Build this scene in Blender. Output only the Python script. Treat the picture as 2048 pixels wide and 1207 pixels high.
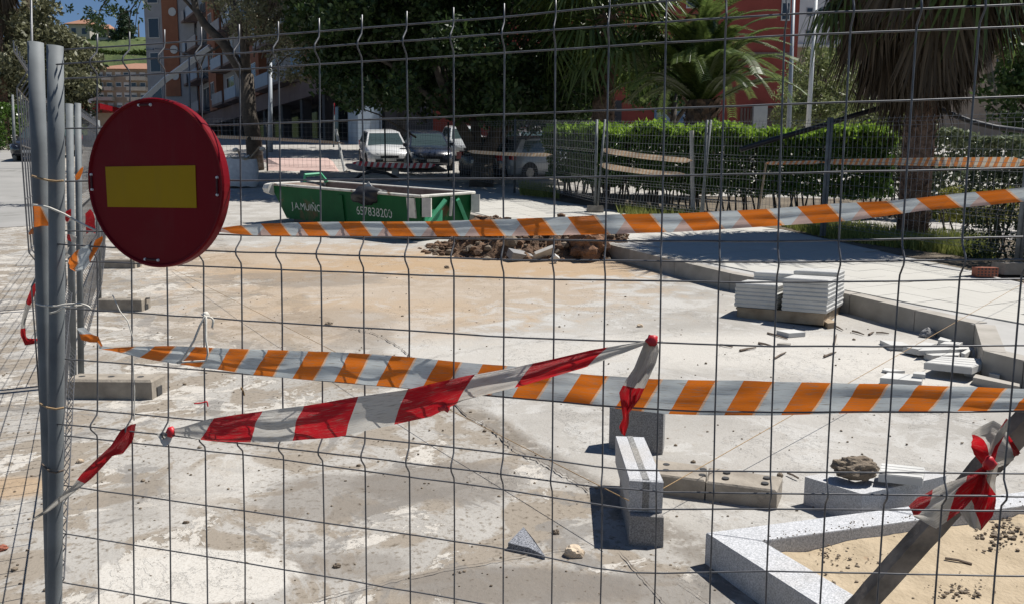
import bpy, bmesh, math, random
import numpy as np
from mathutils import Vector, Matrix, noise as mn
random.seed(7); RNG = np.random.default_rng(11)
for o in list(bpy.data.objects): bpy.data.objects.remove(o)
scn = bpy.context.scene; COL = scn.collection

# ------------------------------------------------------------------ camera
FPX, CX, CY, CZ = 1540.0, 1024.0, 603.5, 1.5
PITCH, ROLL = math.radians(7.33), math.radians(0.4)
FW = Vector((0, math.cos(PITCH), -math.sin(PITCH))); _r = Vector((1, 0, 0)); _u = _r.cross(FW)
RT = _r*math.cos(ROLL) + _u*math.sin(ROLL); UP = -_r*math.sin(ROLL) + _u*math.cos(ROLL)
CAM = Vector((0, 0, CZ))
cd = bpy.data.cameras.new('camera'); cam = bpy.data.objects.new('camera', cd); COL.objects.link(cam)
cd.sensor_width = 36; cd.lens = FPX*36/2048; cd.clip_start = 0.05; cd.clip_end = 2000
cam.matrix_world = Matrix(((RT.x, UP.x, -FW.x, 0), (RT.y, UP.y, -FW.y, 0), (RT.z, UP.z, -FW.z, CZ), (0, 0, 0, 1)))
scn.camera = cam
# ------------------------------------------------------------------ sky, sun, exposure
AZ = math.atan2(0.927, 0.375); EL = math.radians(60)
SUN = Vector((math.cos(EL)*math.sin(AZ), math.cos(EL)*math.cos(AZ), math.sin(EL)))
w = bpy.data.worlds.new('World'); scn.world = w; w.use_nodes = True
nt = w.node_tree; bg = nt.nodes['Background']; sk = nt.nodes.new('ShaderNodeTexSky')
sk.sky_type = 'NISHITA'; sk.sun_disc = False; sk.sun_elevation = EL; sk.sun_rotation = AZ
sk.air_density = 1.0; sk.dust_density = 0.0; sk.ozone_density = 6.0; sk.air_density = 0.9
nt.links.new(sk.outputs[0], bg.inputs[0]); bg.inputs[1].default_value = 0.055
sl = bpy.data.lights.new('sun', 'SUN'); sl.energy = 5.0; sl.angle = math.radians(0.5); sl.color = (1, 0.965, 0.91)
so = bpy.data.objects.new('sun', sl); COL.objects.link(so); so.location = (20, 10, 40)
so.rotation_euler = (-SUN).to_track_quat('-Z', 'Y').to_euler()
scn.view_settings.view_transform = 'Standard'; scn.view_settings.look = 'None'
scn.view_settings.exposure = 0.42; scn.view_settings.gamma = 1

# ------------------------------------------------------------------ terrain profile and pixel helpers
PY = [-40, 0, 2.8, 5.3, 7.6, 11, 15, 22, 31, 45, 60, 90, 140, 400]
PZ = [-1.0, 0, .08, .19, .32, .56, .87, 1.6, 2.76, 4.6, 6.3, 8.8, 10, 10]
def gz(y): return float(np.interp(y, PY, PZ))
def D(px, py): return FW + RT*((px-CX)/FPX) - UP*((py-CY)/FPX)
def P(px, py, d): return CAM + D(px, py)*d
def G(px, py, h=0.0):
    d = D(px, py); a = b = 0.3
    while b < 300:
        p = CAM + d*b
        if p.z < gz(p.y)+h: break
        a = b; b *= 1.03
    for _ in range(40):
        m = (a+b)/2; p = CAM + d*m
        if p.z < gz(p.y)+h: b = m
        else: a = m
    return CAM + d*a
def at(x, y, h=0.0): return Vector((x, y, gz(y)+h))
def proj(p):
    q = Vector(p)-CAM; z = q.dot(FW)
    return CX+FPX*q.dot(RT)/z, CY-FPX*q.dot(UP)/z, z

# ------------------------------------------------------------------ materials
def newmat(name):
    m = bpy.data.materials.new(name); m.use_nodes = True
    return m, m.node_tree, m.node_tree.nodes['Principled BSDF']
def nd(t, kind, **kw):
    n = t.nodes.new('ShaderNode'+kind)
    for k, v in kw.items(): setattr(n, k, v)
    return n
def link(t, a, b): t.links.new(a, b)
def val(t, s, v):
    if isinstance(v, (int, float)): s.default_value = v
    elif isinstance(v, tuple): s.default_value = v if len(v) == len(s.default_value) else v+(1,)
    else: t.links.new(v, s)
def mth(t, op, a, b=0.0, c=None, clamp=False):
    n = nd(t, 'Math', operation=op); n.use_clamp = clamp
    val(t, n.inputs[0], a); val(t, n.inputs[1], b)
    if c is not None: val(t, n.inputs[2], c)
    return n.outputs[0]
def mix(t, f, a, b):
    n = nd(t, 'Mix', data_type='RGBA'); val(t, n.inputs[0], f); val(t, n.inputs[6], a); val(t, n.inputs[7], b)
    return n.outputs[2]
def pos(t): return nd(t, 'NewGeometry').outputs['Position']
def noise(t, vec, scale, detail=4, rough=.55, dist=0.0):
    n = nd(t, 'TexNoise'); n.inputs['Scale'].default_value = scale; n.inputs['Detail'].default_value = detail
    n.inputs['Roughness'].default_value = rough; n.inputs['Distortion'].default_value = dist
    if vec is not None: link(t, vec, n.inputs['Vector'])
    return n.outputs['Fac']
def step(t, v, lo, hi):
    n = nd(t, 'MapRange', interpolation_type='SMOOTHSTEP'); link(t, v, n.inputs[0])
    n.inputs[1].default_value = lo; n.inputs[2].default_value = hi
    return n.outputs[0]
def ramp(t, v, stops):
    n = nd(t, 'ValToRGB'); e = n.color_ramp.elements
    while len(e) < len(stops): e.new(0.5)
    for i, (p, c) in enumerate(stops): e[i].position = p; e[i].color = c+(1,)
    link(t, v, n.inputs[0]); return n.outputs[0]
def bump(t, b, h, strength=.4, dist=.01):
    n = nd(t, 'Bump'); n.inputs['Strength'].default_value = strength; n.inputs['Distance'].default_value = dist
    link(t, h, n.inputs['Height']); link(t, n.outputs[0], b.inputs['Normal'])
def simple(name, c1, c2=None, scale=6, rough=.7, metal=0.0, bstr=.25, bdist=.004, detail=6, c3=None, c3t=.62, spec=None, rng=(.3, .7)):
    m, t, b = newmat(name); p = pos(t); n = noise(t, p, scale, detail)
    col = ramp(t, n, [(rng[0], c1), (rng[1], c2 or tuple(min(1, x*1.25) for x in c1))])
    if c3:
        n2 = noise(t, p, scale*.45, 8, .65, .4); col = mix(t, step(t, n2, c3t, c3t+.09), col, c3)
    link(t, col, b.inputs['Base Color']); b.inputs['Roughness'].default_value = rough; b.inputs['Metallic'].default_value = metal
    if spec is not None: b.inputs['Specular IOR Level'].default_value = spec
    if bstr: bump(t, b, noise(t, p, scale*5, 6), bstr, bdist)
    return m
def leafmat(name, a, bcol, trans=.3, rough=.5):
    m, t, b = newmat(name); r = nd(t, 'NewGeometry').outputs['Random Per Island']
    n = noise(t, pos(t), 1.3, 3)
    f = mth(t, 'ADD', mth(t, 'MULTIPLY', r, .65), mth(t, 'MULTIPLY', n, .5), clamp=True)
    col = mix(t, f, a, bcol); link(t, col, b.inputs['Base Color']); b.inputs['Roughness'].default_value = rough
    b.inputs['Specular IOR Level'].default_value = .35
    tr = nd(t, 'BsdfTranslucent'); link(t, col, tr.inputs[0]); mx = nd(t, 'MixShader'); mx.inputs[0].default_value = trans
    link(t, b.outputs[0], mx.inputs[1]); link(t, tr.outputs[0], mx.inputs[2])
    link(t, mx.outputs[0], t.nodes['Material Output'].inputs[0]); return m
def stripes(name, ca, cb, period, slant, trans=.4, ghost=0.0, crinkle=.0, rough=.45, duty=.5, edge=None):
    m, t, b = newmat(name); uv = nd(t, 'UVMap').outputs[0]; s = nd(t, 'SeparateXYZ'); link(t, uv, s.inputs[0])
    u = mth(t, 'DIVIDE', s.outputs[0], period)
    f = mth(t, 'FRACT', mth(t, 'ADD', mth(t, 'ADD', u, mth(t, 'MULTIPLY', s.outputs[1], slant)), 50.0))
    k = mth(t, 'LESS_THAN', f, duty); col = mix(t, k, cb, ca)
    if edge:
        k2 = mth(t, 'COMPARE', f, duty+.02, .022); col = mix(t, k2, col, edge)
    if ghost:      # print of the back layer showing through the film
        g = mth(t, 'FRACT', mth(t, 'ADD', mth(t, 'SUBTRACT', u, mth(t, 'MULTIPLY', s.outputs[1], slant)), 50.36))
        gk = mth(t, 'MULTIPLY', mth(t, 'MULTIPLY', step(t, mth(t, 'MULTIPLY', g, 1.0), .52, .50), ghost), step(t, s.outputs[1], .8, .72))
        col = mix(t, gk, col, tuple(x*.8 for x in ca))
    dirt = noise(t, uv, 30, 6, .6); col = mix(t, step(t, dirt, .5, .78), col, (.30, .25, .195))
    link(t, col, b.inputs['Base Color']); b.inputs['Roughness'].default_value = rough
    if crinkle: bump(t, b, mth(t, 'ADD', noise(t, uv, 16, 6, .6), mth(t, 'MULTIPLY', noise(t, uv, 55, 5, .7, 1.5), .35)), crinkle*1.5, .014)
    tr = nd(t, 'BsdfTranslucent'); link(t, col, tr.inputs[0]); mx = nd(t, 'MixShader'); mx.inputs[0].default_value = trans
    link(t, b.outputs[0], mx.inputs[1]); link(t, tr.outputs[0], mx.inputs[2])
    link(t, mx.outputs[0], t.nodes['Material Output'].inputs[0]); return m
def granite(name, lo, hi):
    m, t, b = newmat(name); p = pos(t)
    n = noise(t, p, 170, 3, .7); n2 = noise(t, p, 3, 5)
    c = ramp(t, n, [(.38, lo), (.5, tuple((x+y)/2 for x, y in zip(lo, hi))), (.62, hi)])
    c = mix(t, mth(t, 'MULTIPLY', step(t, n2, .45, .7), .3), c, (.36, .31, .24)); n3 = noise(t, p, 11, 7, .7, .6); c = mix(t, mth(t, 'MULTIPLY', step(t, n3, .55, .72), .28), c, (.16, .15, .135))
    link(t, c, b.inputs['Base Color']); b.inputs['Roughness'].default_value = .75; bump(t, b, n, .35, .003); return m
def glassy(name, c, rough=.08):
    m, t, b = newmat(name); b.inputs['Base Color'].default_value = c+(1,); b.inputs['Roughness'].default_value = rough
    b.inputs['Specular IOR Level'].default_value = .8; return m
def paint(name, c, rough=.3, coat=.6, dirt=.12):
    m, t, b = newmat(name); n = noise(t, pos(t), 3, 6)
    col = mix(t, mth(t, 'MULTIPLY', step(t, n, .45, .8), dirt*2), c, (.3, .27, .22)); link(t, col, b.inputs['Base Color'])
    b.inputs['Roughness'].default_value = rough; b.inputs['Coat Weight'].default_value = coat; return m

M = {}
M['galv'] = simple('galvanised_steel', (.105, .115, .12), (.185, .2, .205), 9, .7, 0, .15, .001, c3=(.2, .1, .045), c3t=.7)
M['wire'] = simple('fence_wire', (.075, .075, .08), (.16, .16, .165), 30, .45, .3, 0, c3=(.13, .065, .035), c3t=.68)
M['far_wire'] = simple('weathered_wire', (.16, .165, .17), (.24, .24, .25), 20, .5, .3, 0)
M['cfoot'] = simple('concrete_foot', (.21, .18, .145), (.34, .30, .245), 9, .9, 0, .8, .006)
M['granite'] = granite('pale_granite', (.28, .29, .30), (.56, .56, .57))
M['granite_d'] = granite('grey_granite', (.10, .10, .105), (.30, .30, .30))
M['granite_band'] = granite('bush_hammered_granite', (.07, .07, .07), (.3, .3, .29))
M['kerb'] = simple('concrete_kerb', (.26, .24, .205), (.37, .34, .30), 5, .85, 0, .4, .003)
M['tilew'] = simple('white_cement_tile', (.42, .415, .395), (.53, .525, .5), 6, .8, 0, .3, .002)
M['pallet'] = simple('pallet_wood', (.22, .16, .10), (.36, .28, .19), 8, .85)
M['wood'] = simple('weathered_timber', (.07, .06, .05), (.28, .235, .19), 12, .9, 0, .8, .004)
M['stick'] = simple('dark_twig', (.07, .05, .035), (.16, .12, .09), 20, .9)
M['red'] = simple('red_plastic', (.5, .012, .02), (.62, .02, .03), 10, .45)
M['green'] = simple('skip_green_paint', (.004, .07, .02), (.007, .10, .03), 2.5, .6, 0, .5, .01, c3=(.11, .07, .035), c3t=.6, spec=.2)
M['green_l'] = simple('skip_pale_green', (.03, .27, .13), (.06, .36, .19), 4, .6, 0, .3, .006)
M['skipedge'] = simple('chipped_white_rim', (.5, .48, .43), (.68, .66, .6), 9, .7, 0, .4, .004, c3=(.2, .12, .07), c3t=.58)
M['skipin'] = simple('skip_inside', (.13, .09, .07), (.26, .2, .16), 5, .85, 0, .6, .01)
M['steel_dk'] = simple('dark_steel', (.02, .02, .022), (.05, .05, .05), 6, .6)
M['black'] = simple('black_plastic', (.008, .008, .010), (.016, .016, .02), 10, .5)
M['dirt'] = simple('excavated_soil', (.06, .034, .02), (.21, .125, .072), 6, .95, 0, 1, .03, detail=10)
M['dirt2'] = simple('dry_clod', (.12, .092, .066), (.25, .2, .145), 14, .95, 0, 1, .01)
M['stone'] = simple('beige_stone', (.42, .32, .22), (.6, .49, .36), 20, .85, 0, .5, .004)
M['darkstone'] = granite('dark_stone', (.03, .035, .045), (.3, .31, .34))
M['brick'] = simple('hollow_brick', (.26, .085, .05), (.36, .13, .08), 14, .9)
M['sand'] = simple('sand_fill', (.33, .26, .17), (.43, .345, .235), 9, .95, 0, .8, .012, c3=(.3, .21, .13), c3t=.62)
M['rope'] = simple('white_rope', (.5, .47, .41), (.66, .63, .56), 60, .9)
M['cord'] = simple('brown_cord', (.28, .18, .09), (.4, .27, .14), 60, .9)
M['bark'] = simple('tree_bark', (.045, .036, .028), (.11, .09, .07), 5, .95, 0, 1, .03)
M['palmbark'] = simple('palm_bark', (.10, .06, .042), (.30, .2, .15), 9, .95, 0, 1, .03)
M['soil'] = simple('planting_soil', (.08, .06, .04), (.16, .13, .09), 3, .95, 0, .8, .02)
M['path'] = simple('pale_path', (.32, .30, .28), (.38, .36, .34), 3, .9)
M['bag'] = simple('woven_bulk_bag', (.45, .46, .48), (.6, .61, .62), 8, .85, 0, .5, .01)
M['conc'] = simple('plain_concrete', (.36, .34, .31), (.5, .48, .44), 4, .9)
M['pinkpave'] = simple('pink_paving', (.40, .27, .24), (.48, .36, .32), 5, .9)
M['post_blue'] = simple('painted_post', (.25, .28, .32), (.32, .35, .38), 5, .5)
M['white'] = simple('white_paint', (.62, .62, .6), (.72, .72, .7), 5, .6)
M['yellowhi'] = simple('high_vis', (.55, .75, .03), (.65, .85, .05), 5, .6)
M['tyre'] = simple('tyre_rubber', (.015, .015, .015), (.03, .03, .03), 9, .9)
M['rim'] = simple('wheel_rim', (.12, .12, .125), (.2, .2, .2), 9, .35, .6, 0)
M['glass'] = glassy('window_glass', (.02, .026, .03)); M['carglass'] = glassy('car_glass', (.05, .075, .075), .05)
M['taill'] = paint('tail_lamp', (.45, .01, .015)); M['headl'] = glassy('head_lamp', (.55, .56, .58), .1)
M['plate'] = simple('number_plate', (.6, .6, .58), (.66, .66, .64), 5, .5)
L = {}
L['dark'] = leafmat('dark_foliage', (.014, .03, .010), (.06, .10, .026), .28)
L['fig'] = leafmat('glossy_foliage', (.022, .05, .015), (.085, .14, .035), .3)
L['euc'] = leafmat('grey_green_foliage', (.075, .08, .042), (.22, .22, .125), .25)
L['hedge'] = leafmat('hedge_foliage', (.022, .055, .012), (.10, .18, .03), .35, .3)
L['sunlit_top'] = leafmat('sunlit_hedge_shoots', (.13, .25, .025), (.28, .40, .055), .5, .35)  # new shoots, coloured brighter to paint in the sunlit hedge top
L['vari'] = leafmat('variegated_foliage', (.05, .08, .03), (.3, .33, .2), .25, .35)
L['olive'] = leafmat('olive_foliage', (.09, .115, .045), (.26, .29, .12), .35)
L['yel'] = leafmat('yellow_green_foliage', (.10, .12, .02), (.26, .25, .05), .35)
L['con'] = leafmat('conifer_foliage', (.012, .03, .014), (.03, .055, .022), .1)
L['grass'] = leafmat('grass_blades', (.09, .15, .025), (.36, .36, .11), .35)
L['palm'] = leafmat('palm_leaf', (.035, .065, .016), (.15, .20, .055), .38, .38)
L['dead'] = leafmat('dead_palm_leaf', (.025, .018, .012), (.145, .108, .07), .1, .8)
L['hill'] = leafmat('hill_scrub', (.05, .085, .02), (.12, .17, .04), .2)

# ------------------------------------------------------------------ mesh builder
class MB:
    def __init__(s): s.v = []; s.f = []; s.uv = None
    def add(s, vs, fs):
        n = len(s.v); s.v += [Vector(v) for v in vs]; s.f += [tuple(i+n for i in f) for f in fs]; return s
    def box(s, c, size, R=None, taper=1.0):
        c = Vector(c); h = Vector(size)/2; R = R or Matrix.Identity(3); vs = []
        for z in (-1, 1):
            k = taper if z > 0 else 1
            for x, y in ((-1, -1), (1, -1), (1, 1), (-1, 1)): vs.append(c+R@Vector((x*h.x*k, y*h.y*k, z*h.z)))
        return s.add(vs, [(3, 2, 1, 0), (4, 5, 6, 7), (0, 1, 5, 4), (1, 2, 6, 5), (2, 3, 7, 6), (3, 0, 4, 7)])
    def prism(s, poly, off):
        poly = [Vector(p) for p in poly]; off = Vector(off); n = len(poly)
        fs = [tuple(range(n-1, -1, -1)), tuple(range(n, 2*n))]+[(i, (i+1) % n, n+(i+1) % n, n+i) for i in range(n)]
        return s.add(poly+[p+off for p in poly], fs)
    def hexa(s, b4, t4):
        return s.add(list(b4)+list(t4), [(3, 2, 1, 0), (4, 5, 6, 7), (0, 1, 5, 4), (1, 2, 6, 5), (2, 3, 7, 6), (3, 0, 4, 7)])
    def tube(s, pts, r, n=6, caps=True):
        pts = [Vector(p) for p in pts]; vs = []; ref = None
        for i, p in enumerate(pts):
            a = pts[max(0, i-1)]; b = pts[min(len(pts)-1, i+1)]; d = (b-a).normalized() if (b-a).length > 1e-9 else Vector((0, 0, 1))
            if ref is None: ref = Vector((0, 0, 1)) if abs(d.z) < .9 else Vector((0, 1, 0))
            x = (ref-d*ref.dot(d)).normalized(); y = d.cross(x); ref = x
            rr = r[i] if isinstance(r, (list, tuple)) else r
            for k in range(n):
                t = 2*math.pi*k/n; vs.append(p+x*(rr*math.cos(t))+y*(rr*math.sin(t)))
        fs = []
        for i in range(len(pts)-1):
            for k in range(n): fs.append((i*n+k, i*n+(k+1) % n, (i+1)*n+(k+1) % n, (i+1)*n+k))
        if caps: fs += [tuple(range(n-1, -1, -1)), tuple(range((len(pts)-1)*n, len(pts)*n))]
        return s.add(vs, fs)
    def blob(s, c, rad, sub=2, amp=.25, freq=1.6, seed=0, flat=None):
        bm = bmesh.new(); bmesh.ops.create_icosphere(bm, subdivisions=sub, radius=1); off = Vector((seed*7.3, seed*3.1, seed*1.7))
        rad = Vector(rad) if not isinstance(rad, (int, float)) else Vector((rad,)*3); c = Vector(c); vs = []
        for v in bm.verts:
            d = v.co.normalized(); k = 1+amp*(mn.fractal(d*freq+off, 1.0, 2.0, 4)); q = Vector((d.x*rad.x, d.y*rad.y, d.z*rad.z))*k
            if flat is not None and q.z < -flat: q.z = -flat
            vs.append(c+q)
        fs = [tuple(v.index for v in f.verts) for f in bm.faces]; bm.free(); return s.add(vs, fs)
    def build(s, name, mat, parent=None, smooth=False, base=None):
        vs = s.v
        if parent is not None: o0 = parent['_o']; o0 = Vector(o0)
        else:
            if base is None:
                lo = min(v.z for v in vs); o0 = Vector(((min(v.x for v in vs)+max(v.x for v in vs))/2, (min(v.y for v in vs)+max(v.y for v in vs))/2, lo))
            else: o0 = Vector(base)
        me = bpy.data.meshes.new(name); me.from_pydata([v-o0 for v in vs], [], s.f)
        if s.uv:
            ul = me.uv_layers.new(name='UVMap'); k = 0
            for p in me.polygons:
                for li in p.loop_indices: ul.data[li].uv = s.uv[me.loops[li].vertex_index]
        me.materials.append(mat)
        if smooth: me.polygons.foreach_set('use_smooth', [True]*len(me.polygons))
        o = bpy.data.objects.new(name, me); COL.objects.link(o); o['_o'] = list(o0)
        if parent is None: o.location = o0
        else: o.parent = parent
        return o
def tag(o, label, cat, group=None):
    o['label'] = label; o['category'] = cat
    if group: o['group'] = group
    return o
def struct(o): o['kind'] = 'structure'; return o
def stuff(o): o['kind'] = 'stuff'; return o
def thing(name, label, cat, loc, group=None):
    o = bpy.data.objects.new(name, None); COL.objects.link(o); o.location = Vector(loc); o['_o'] = list(loc)
    o.empty_display_size = .1; return tag(o, label, cat, group)
def fast(name, V, Fq, mat, parent=None, loc=None, smooth=False):
    """numpy quads/tris mesh; V world coords (n,3), Fq (m,k)"""
    o0 = np.array(parent['_o'] if parent is not None else (loc if loc is not None else [V[:, 0].mean(), V[:, 1].mean(), V[:, 2].min()]), float)
    me = bpy.data.meshes.new(name); n, m, k = len(V), len(Fq), Fq.shape[1]
    me.vertices.add(n); me.vertices.foreach_set('co', (V-o0).astype(np.float32).ravel())
    me.loops.add(m*k); me.loops.foreach_set('vertex_index', Fq.astype(np.int32).ravel())
    me.polygons.add(m); me.polygons.foreach_set('loop_start', np.arange(0, m*k, k, dtype=np.int32))
    me.update(calc_edges=True); me.validate(); me.materials.append(mat)
    if smooth: me.polygons.foreach_set('use_smooth', [True]*m)
    o = bpy.data.objects.new(name, me); COL.objects.link(o); o['_o'] = list(o0)
    if parent is None: o.location = o0
    else: o.parent = parent
    return o
def leaves(C, size, asp=.45, up=.3, jit=.4):
    """rhombic leaf quads at centres C"""
    n = len(C); d = RNG.normal(size=(n, 3)); d[:, 2] -= up; d /= np.linalg.norm(d, axis=1)[:, None]
    a = RNG.normal(size=(n, 3)); s = np.cross(d, a); s /= np.linalg.norm(s, axis=1)[:, None]
    L_ = size*(1+jit*RNG.uniform(-1, 1, n)); l = d*L_[:, None]/2; s = s*(L_*asp/2)[:, None]
    V = np.stack([C-l, C+s, C+l, C-s], 1).reshape(-1, 3); Fq = np.arange(4*n).reshape(n, 4); return V, Fq
def blobs_pts(clusters, n, shell=.55):
    """points spread through ellipsoid clusters [(x,y,z,rx,ry,rz)], denser toward each shell"""
    c = np.array(clusters, float); wv = (c[:, 3]*c[:, 4]*c[:, 5])**.75; idx = RNG.choice(len(c), n, p=wv/wv.sum())
    d = RNG.normal(size=(n, 3)); d /= np.linalg.norm(d, axis=1)[:, None]; r = shell+(1-shell)*RNG.uniform(0, 1, n)**.7
    r *= 1+.12*RNG.normal(size=n); return c[idx, :3]+d*c[idx, 3:]*r[:, None]
# ================================================================== SETTING: ground
def ell(t, p, c, rx, ry, nz=None, amp=.5, inner=.45):
    s = nd(t, 'SeparateXYZ'); link(t, p, s.inputs[0])
    dx = mth(t, 'DIVIDE', mth(t, 'SUBTRACT', s.outputs[0], c[0]), rx); dy = mth(t, 'DIVIDE', mth(t, 'SUBTRACT', s.outputs[1], c[1]), ry)
    r = mth(t, 'SQRT', mth(t, 'ADD', mth(t, 'MULTIPLY', dx, dx), mth(t, 'MULTIPLY', dy, dy)))
    if nz is not None: r = mth(t, 'ADD', r, mth(t, 'MULTIPLY', mth(t, 'SUBTRACT', nz, .5), amp*2))
    return step(t, r, 1.0, inner)
def lin(t, p, a, b):        # signed distance to the line a-b, positive on its right side
    d = (Vector(b[:2]+(0,))-Vector(a[:2]+(0,))).normalized(); n = Vector((d.y, -d.x))
    s = nd(t, 'SeparateXYZ'); link(t, p, s.inputs[0])
    return mth(t, 'ADD', mth(t, 'ADD', mth(t, 'MULTIPLY', s.outputs[0], n.x), mth(t, 'MULTIPLY', s.outputs[1], n.y)), -(n.x*a[0]+n.y*a[1]))
ca, cb = G(690, 655), G(1250, 1010)
def ysep(t, p):
    s = nd(t, 'SeparateXYZ'); link(t, p, s.inputs[0]); return s.outputs[1]
def ground_mat():
    m, t, b = newmat('site_concrete'); p = pos(t)
    n1 = noise(t, p, .8, 9, .62, .3); n2 = noise(t, p, 2.4, 10, .66, .8); n3 = noise(t, p, 1.25, 9, .7, .5)
    n4 = noise(t, p, 38, 4, .6); n5 = noise(t, p, 9, 8, .7); n6 = noise(t, p, .35, 5, .6); n7 = noise(t, p, 120, 2)
    c = ramp(t, n1, [(.3, (.28, .265, .24)), (.5, (.35, .332, .302)), (.7, (.41, .392, .36))])
    side = step(t, mth(t, 'ADD', lin(t, p, tuple(cb), tuple(ca)), mth(t, 'MULTIPLY', mth(t, 'SUBTRACT', n3, .5), .8)), .12, -.05)   # 1 on the left of the crack
    # left: sandy, gritty screed; right: smoother pale slab
    left = mix(t, step(t, n2, .475, .545), c, (.262, .226, .182)); left = mix(t, mth(t, 'MULTIPLY', step(t, n4, .52, .68), .8), left, (.15, .125, .095))
    crust = mth(t, 'MULTIPLY', step(t, n3, .55, .565), step(t, n5, .42, .47)); left = mix(t, crust, left, (.47, .44, .392))
    grey = mth(t, 'MULTIPLY', step(t, noise(t, p, 1.9, 10, .68, 1.2), .56, .60), .7); left = mix(t, grey, left, (.185, .175, .162))
    right = mix(t, mth(t, 'MULTIPLY', step(t, n2, .5, .58), .5), c, (.475, .465, .44)); right = mix(t, mth(t, 'MULTIPLY', step(t, n5, .58, .66), .4), right, (.265, .228, .185))
    col = mix(t, side, right, left)
    # sandy washes of excavated earth
    for cpx, rx, ry, k in (((1060, 528), 3.8, 1.5, .85), ((620, 520), 2.8, 2.4, .6), ((850, 570), 3.6, 2.6, .5), ((700, 640), 2.2, 1.4, .4), ((560, 548), 1.0, .8, .6), ((20, 972), .35, .18, .8)):
        g = G(*cpx); col = mix(t, mth(t, 'MULTIPLY', ell(t, p, g, rx, ry, n2, .9), k), col, (.37, .26, .155))
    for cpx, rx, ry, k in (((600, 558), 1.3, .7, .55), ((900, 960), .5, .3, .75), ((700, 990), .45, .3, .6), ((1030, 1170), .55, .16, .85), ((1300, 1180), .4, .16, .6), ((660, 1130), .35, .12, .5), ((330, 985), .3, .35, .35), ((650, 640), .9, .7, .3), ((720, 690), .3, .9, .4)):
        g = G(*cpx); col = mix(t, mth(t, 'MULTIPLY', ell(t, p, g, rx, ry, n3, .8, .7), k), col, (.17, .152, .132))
    for cpx, rx, ry, k in (((400, 1150), .40, .22, .95), ((430, 960), .3, .5, .5), ((1000, 720), 1.6, 1.1, .45), ((1600, 700), 2.4, .9, .75), ((1850, 740), 1.3, .6, .8)):
        g = G(*cpx); col = mix(t, mth(t, 'MULTIPLY', ell(t, p, g, rx, ry, n2, .6, .86 if k > .85 else .45), k), col, (.50, .475, .43))
    dl = mth(t, 'ABSOLUTE', mth(t, 'ADD', lin(t, p, tuple(cb), tuple(ca)), mth(t, 'MULTIPLY', mth(t, 'SUBTRACT', n5, .5), .16))); col = mix(t, mth(t, 'MULTIPLY', mth(t, 'MULTIPLY', step(t, dl, .13, .03), .7), mth(t, 'MULTIPLY', step(t, n5, .38, .5), step(t, ysep(t, p), 5.4, 4.6))), col, (.15, .132, .11))
    col = mix(t, mth(t, 'MULTIPLY', step(t, n4, .63, .7), step(t, n2, .42, .6)), col, (.10, .08, .06))
    col = mix(t, mth(t, 'MULTIPLY', step(t, n7, .45, .7), .3), col, (.2, .17, .14))
    link(t, col, b.inputs['Base Color']); b.inputs['Roughness'].default_value = .9; b.inputs['Specular IOR Level'].default_value = .25
    bump(t, b, mth(t, 'ADD', mth(t, 'ADD', n5, mth(t, 'MULTIPLY', n4, .45)), mth(t, 'MULTIPLY', crust, .4)), .6, .012); return m
M['ground'] = ground_mat()
xs = sorted(set(list(np.arange(-12, 12.1, .5))+[-600, -300, -150, -80, -50, -30, -20, 20, 30, 50, 80, 150, 300, 600]))
ys = sorted(set(list(np.arange(-1, 16, .25))+list(np.arange(16, 40, 1))+[-40, -20, -8, -4, 45, 50, 60, 75, 90, 140, 200, 300, 600, 1200]))
mb = MB(); nx = len(xs)
mb.v = [Vector((x, y, gz(y)+(.008*mn.noise(Vector((x*1.1, y*1.1, 0))) if abs(x) < 12 and y < 16 else 0))) for y in ys for x in xs]
mb.f = [(j*nx+i, j*nx+i+1, (j+1)*nx+i+1, (j+1)*nx+i) for j in range(len(ys)-1) for i in range(nx-1)]
struct(mb.build('ground', M['ground'], smooth=True, base=(0, 0, 0)))
def sheet(name, near, far, h, mat, n=60, rows=8):
    """lofted sheet between two pixel edges, following the terrain at height h"""
    A = [G(x, y, h) for x, y in near]; B = [G(x, y, h) for x, y in far]
    def samp(Q):
        k = np.linspace(0, len(Q)-1, n); a = np.array([tuple(q) for q in Q]); return np.stack([np.interp(k, range(len(Q)), a[:, i]) for i in (0, 1)], 1)
    a, b = samp(A), samp(B); mb = MB()
    for j in range(rows+1):
        for i in range(n):
            q = a[i]*(1-j/rows)+b[i]*(j/rows); mb.v.append(Vector((q[0], q[1], gz(q[1])+h)))
    mb.f = [(j*n+i, j*n+i+1, (j+1)*n+i+1, (j+1)*n+i) for j in range(rows) for i in range(n-1)]
    o = struct(mb.build(name, mat, base=(0, 0, 0))); return o, a, b
M['street'] = simple('street_surface', (.24, .235, .22), (.30, .29, .275), 1.2, .9, 0, .3, .004, c3=(.19, .185, .17), c3t=.6)
sheet('road', [(-900, 480), (-300, 470), (62, 452)], [(-900, 300), (-200, 297), (130, 300)], .004, M['street'], 30, 20)
KH = .2
M['unseen_asphalt'] = simple('unseen_dark_asphalt', (.045, .045, .047), (.075, .075, .075), 3, .9, 0, .4, .004)
ab = MB(); yy = [-30, -20, -12, -8, -4, -2, -1, 0, .6, 1.25]; ab.v = [Vector((x, y, gz(y)+.012)) for y in yy for x in (-60, -20, -6, 0, 6, 20, 60)]; ab.f = [(j*7+i, j*7+i+1, j*7+i+8, j*7+i+7) for j in range(len(yy)-1) for i in range(6)]; struct(ab.build('street', M['unseen_asphalt'], base=(0, 0, 0)))  # unseen dark sheet around the camera, added to cut bounce onto shaded faces
SN = [(2400, 815), (2048, 722), (1966, 702), (1950, 648), (1830, 621), (1700, 590), (1460, 548), (1258, 500), (1100, 462), (935, 428), (830, 395), (760, 372)]
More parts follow.
